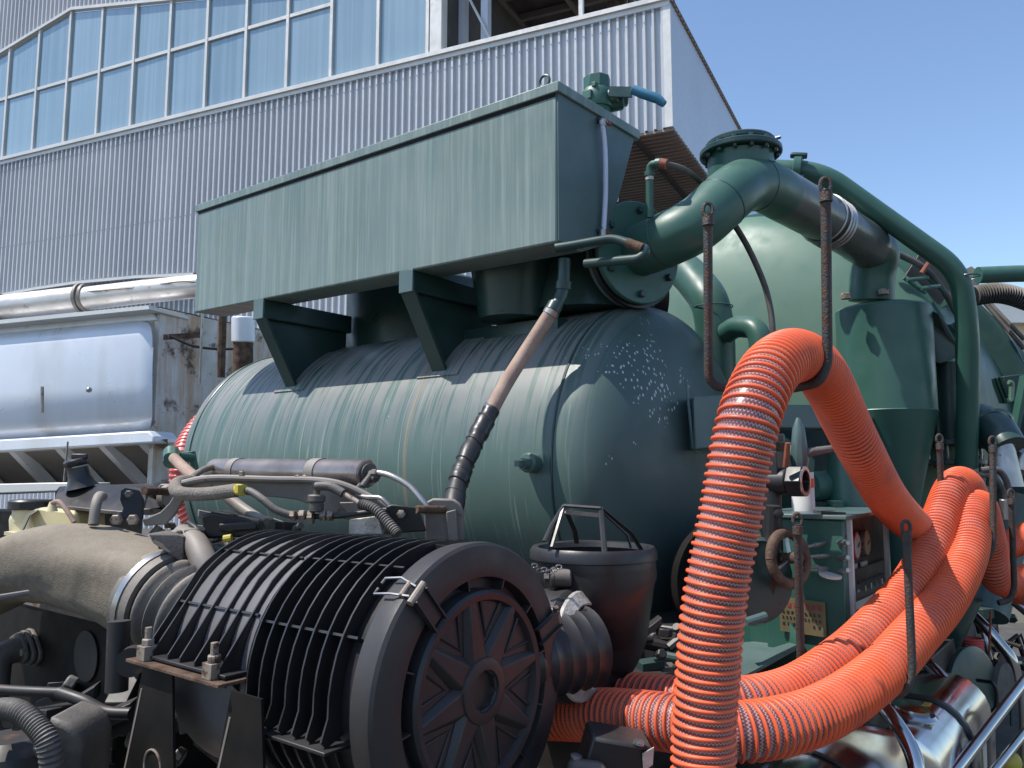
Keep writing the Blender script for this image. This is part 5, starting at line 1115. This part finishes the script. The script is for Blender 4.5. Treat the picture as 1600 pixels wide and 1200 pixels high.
for i in range(46):
    x, y = random.uniform(90, 330), random.uniform(1040, 1195); d = random.uniform(1.62, 2.0); p = W(x, y, d); g = G()
    a = V((random.uniform(-1, 1), random.uniform(-1, 1), random.uniform(-1, 1))).normalized(); k = random.random()
    if k < .35: g.tube([p, p+a*.06, p+a*.09+V((0, 0, -.06))], random.uniform(.008, .018), 10)
    elif k < .7: g.bolt(p, a, random.uniform(.01, .02), .02)
    else: g.hexa(p, a*.08, a.cross(V((0, 0, 1)))*.06, V((0, 0, .03)))
    link('engine_fitting', g, random.choice(['dark', 'dark', 'rubber', 'dark', 'black']), trk, bevel=.002)
g = G(); g.box((1.3, .95, .55), (2.1, 1.75, 1.05)); link('transmission', g, 'dark', trk, bevel=.02)
g = G(); g.box((1.5, .9, .98), (1.95, 1.9, 1.2)); link('cross_member', g, 'dark', trk, bevel=.01)
# battery isolator / terminal block at the bottom
g = G(); g.prism([W(925, 1152, 1.36), W(1020, 1168, 1.36), W(1024, 1240, 1.36), W(900, 1240, 1.36)], FD*.10); tb = link('terminal_box', g, 'black', trk, bevel=.006)
g = G(); g.prism([W(1004, 1178, 1.35), W(1022, 1168, 1.35), W(1020, 1195, 1.35), W(1006, 1205, 1.35)], FD*.004); link('box_label', g, 'alu', tb)
for q in ((900, 1184), (998, 1162)): g = G(); g.lathe([(0, 0), (.010, 0), (.010, .004), (0, .006)], W(q[0], q[1], 1.36), (0, -.2, 1), 16); link('box_screw', g, 'steel', tb)
g = G(); g.prism([W(890, 1190, 1.34), W(945, 1196, 1.34), W(965, 1240, 1.34), W(880, 1240, 1.34)], FD*.03); link('bottle_housing', g, 'rubber', trk, bevel=.01)

# ================================================================== ORANGE HOSES
def ribbed_hose(name, ctrl, label, R=.0545, pitch=lambda s: .0149, rib=('hoserib',), wall='hosewall', lw=.0036, group='orange ribbed suction hoses'):
    P_ = [W(*q) for q in spline(ctrl, 14)]
    # even resampling
    S = [0]
    for a, b in zip(P_, P_[1:]): S.append(S[-1]+(b-a).length)
    Lg = S[-1]; step = .0075; n = int(Lg/step); Q = []; j = 0
    for i in range(n+1):
        s = Lg*i/n
        while j < len(S)-2 and S[j+1] < s: j += 1
        t = (s-S[j])/max(1e-9, S[j+1]-S[j]); Q.append(P_[j].lerp(P_[j+1], min(1, t)))
    for _ in range(6): Q = [Q[0]]+[(a+b*2+c)/4 for a, b, c in zip(Q, Q[1:], Q[2:])]+[Q[-1]]
    fr = frames(Q)
    root = thing(name, label, 'hose', Q[0], group)
    g = G(); nn = 36; g.uv = []
    for i, (p, (t, u, w)) in enumerate(zip(Q, fr)):
        for k in range(nn+1):
            a = 2*pi*k/nn; g.v.append(tuple(p+(u*math.cos(a)+w*math.sin(a))*(R-.0064))); g.uv.append((k/nn, i/n*Lg))
    m = nn+1
    for i in range(n):
        for k in range(nn): g.f.append((i*m+k, i*m+k+1, (i+1)*m+k+1, (i+1)*m+k)); g.m.append(0)
    g.f.append(tuple(range(nn))[::-1]); g.m.append(0)
    link('hose_wall', g, wall, root, smooth=60)
    # helical rib
    g = G(); s = 0.004; ang = 0; ring = []; nr = 30; prof = [(-1, -.5), (-.86, .58), (-.35, .98), (.35, .98), (.86, .58), (1, -.5)]; vs = []; fs = []; c = 0
    while s < Lg-.004:
        x = s/Lg*n; i = min(int(x), n-1); t_ = x-i
        p = Q[i].lerp(Q[i+1], t_); t = fr[i][0].lerp(fr[i+1][0], t_).normalized(); u = fr[i][1].lerp(fr[i+1][1], t_); u = (u-t*u.dot(t)).normalized(); w = t.cross(u)
        rad = u*math.cos(ang)+w*math.sin(ang)
        for a, h in prof: vs.append(p+rad*(R-.0050+.0038*h)+t*a*lw)
        if c:
            o = (c-1)*6
            for q in range(5): fs.append((o+q, o+q+1, o+7+q, o+6+q))
        c += 1; ang += 2*pi/nr; s += pitch(s/Lg)/nr
    g.add(vs, fs); link('spiral_rib', g, list(rib), root, smooth=0)
    return root
hA = [(1100, 1330, 1.27), (1099, 1200, 1.30), (1100, 1130, 1.31), (1106, 1050, 1.315), (1111, 980, 1.32), (1122, 900, 1.325), (1142, 800, 1.335), (1159, 700, 1.345), (1174, 640, 1.36), (1200, 583, 1.42), (1236, 556, 1.53), (1272, 570, 1.65), (1300, 612, 1.76), (1320, 655, 1.85), (1345, 705, 1.94), (1384, 775, 2.12), (1428, 822, 2.36), (1480, 850, 2.7), (1530, 868, 2.95), (1575, 852, 3.05), (1620, 832, 3.1), (1680, 800, 3.2)]
ribbed_hose('suction_hose', hA, 'orange ribbed hose arching over the rusty hooks, its near length hanging straight down', pitch=lambda s: .0149 if s < .42 else (.0149-.0045*min(1, (s-.42)/.06)))
hB = [(840, 1092, 1.92), (900, 1090, 1.86), (960, 1088, 1.78), (1050, 1096, 1.67), (1150, 1101, 1.60), (1240, 1080, 1.70), (1320, 1026, 1.84), (1374, 974, 1.97), (1424, 914, 2.14), (1453, 860, 2.28), (1472, 805, 2.42), (1486, 768, 2.52), (1502, 754, 2.62), (1518, 775, 2.74), (1532, 840, 2.85), (1550, 890, 2.9), (1590, 920, 2.95), (1660, 930, 3.0)]
ribbed_hose('suction_hose', hB, 'orange ribbed hose with the higher top loop, behind the lowest sagging hose', pitch=lambda s: .0158, lw=.0031)
hC = [(840, 1116, 1.76), (900, 1117, 1.70), (960, 1118, 1.61), (1050, 1129, 1.50), (1150, 1143, 1.44), (1240, 1130, 1.49), (1305, 1103, 1.59), (1375, 1052, 1.75), (1428, 994, 1.90), (1476, 938, 2.07), (1510, 872, 2.26), (1520, 815, 2.42), (1526, 792, 2.52), (1534, 800, 2.62), (1546, 850, 2.72), (1556, 900, 2.8), (1590, 910, 2.9), (1660, 880, 3.0)]
ribbed_hose('suction_hose', hC, 'orange ribbed hose sagging lowest, above the polished tank', pitch=lambda s: .0158, lw=.0031)
# faded red hose at the far side of the tank
rA = [(500, 560, 4.7), (410, 600, 4.6), (335, 645, 4.5), (298, 685, 4.4), (285, 720, 4.3), (284, 765, 4.3), (300, 810, 4.3), (330, 850, 4.3)]
ribbed_hose('suction_hose', rA, 'faded red ribbed hose hanging behind the far left end of the green tank', R=.062, pitch=lambda s: .026, rib=('redrib',), wall='redrib', lw=.008)
# things beyond on the right
bk = thing('site_hut', 'beige panelled hut behind the truck at the right edge', 'hut', W(1640, 738, 9.5))
g = G(); a = W(1500, 460, 9.5); g.hexa(V((a.x, a.y, 0)), RT*5, FD*2, V((0, 0, W(1560, 476, 9.5).z))); link('hut_wall', g, 'rear', bk)
g = G(); a = W(1500, 462, 9.45); g.hexa(V((a.x, a.y, a.z-.35)), RT*5, FD*-.15, V((0, 0, .25))); link('hut_fascia', g, 'frame', bk)
g = G(); g.ball(W(1578, 1190, 2.2), .03, 16); bl = link('mesh_ball', g, 'yellow'); tag(bl, 'small yellow net-covered ball behind the chrome side guard', 'ball')
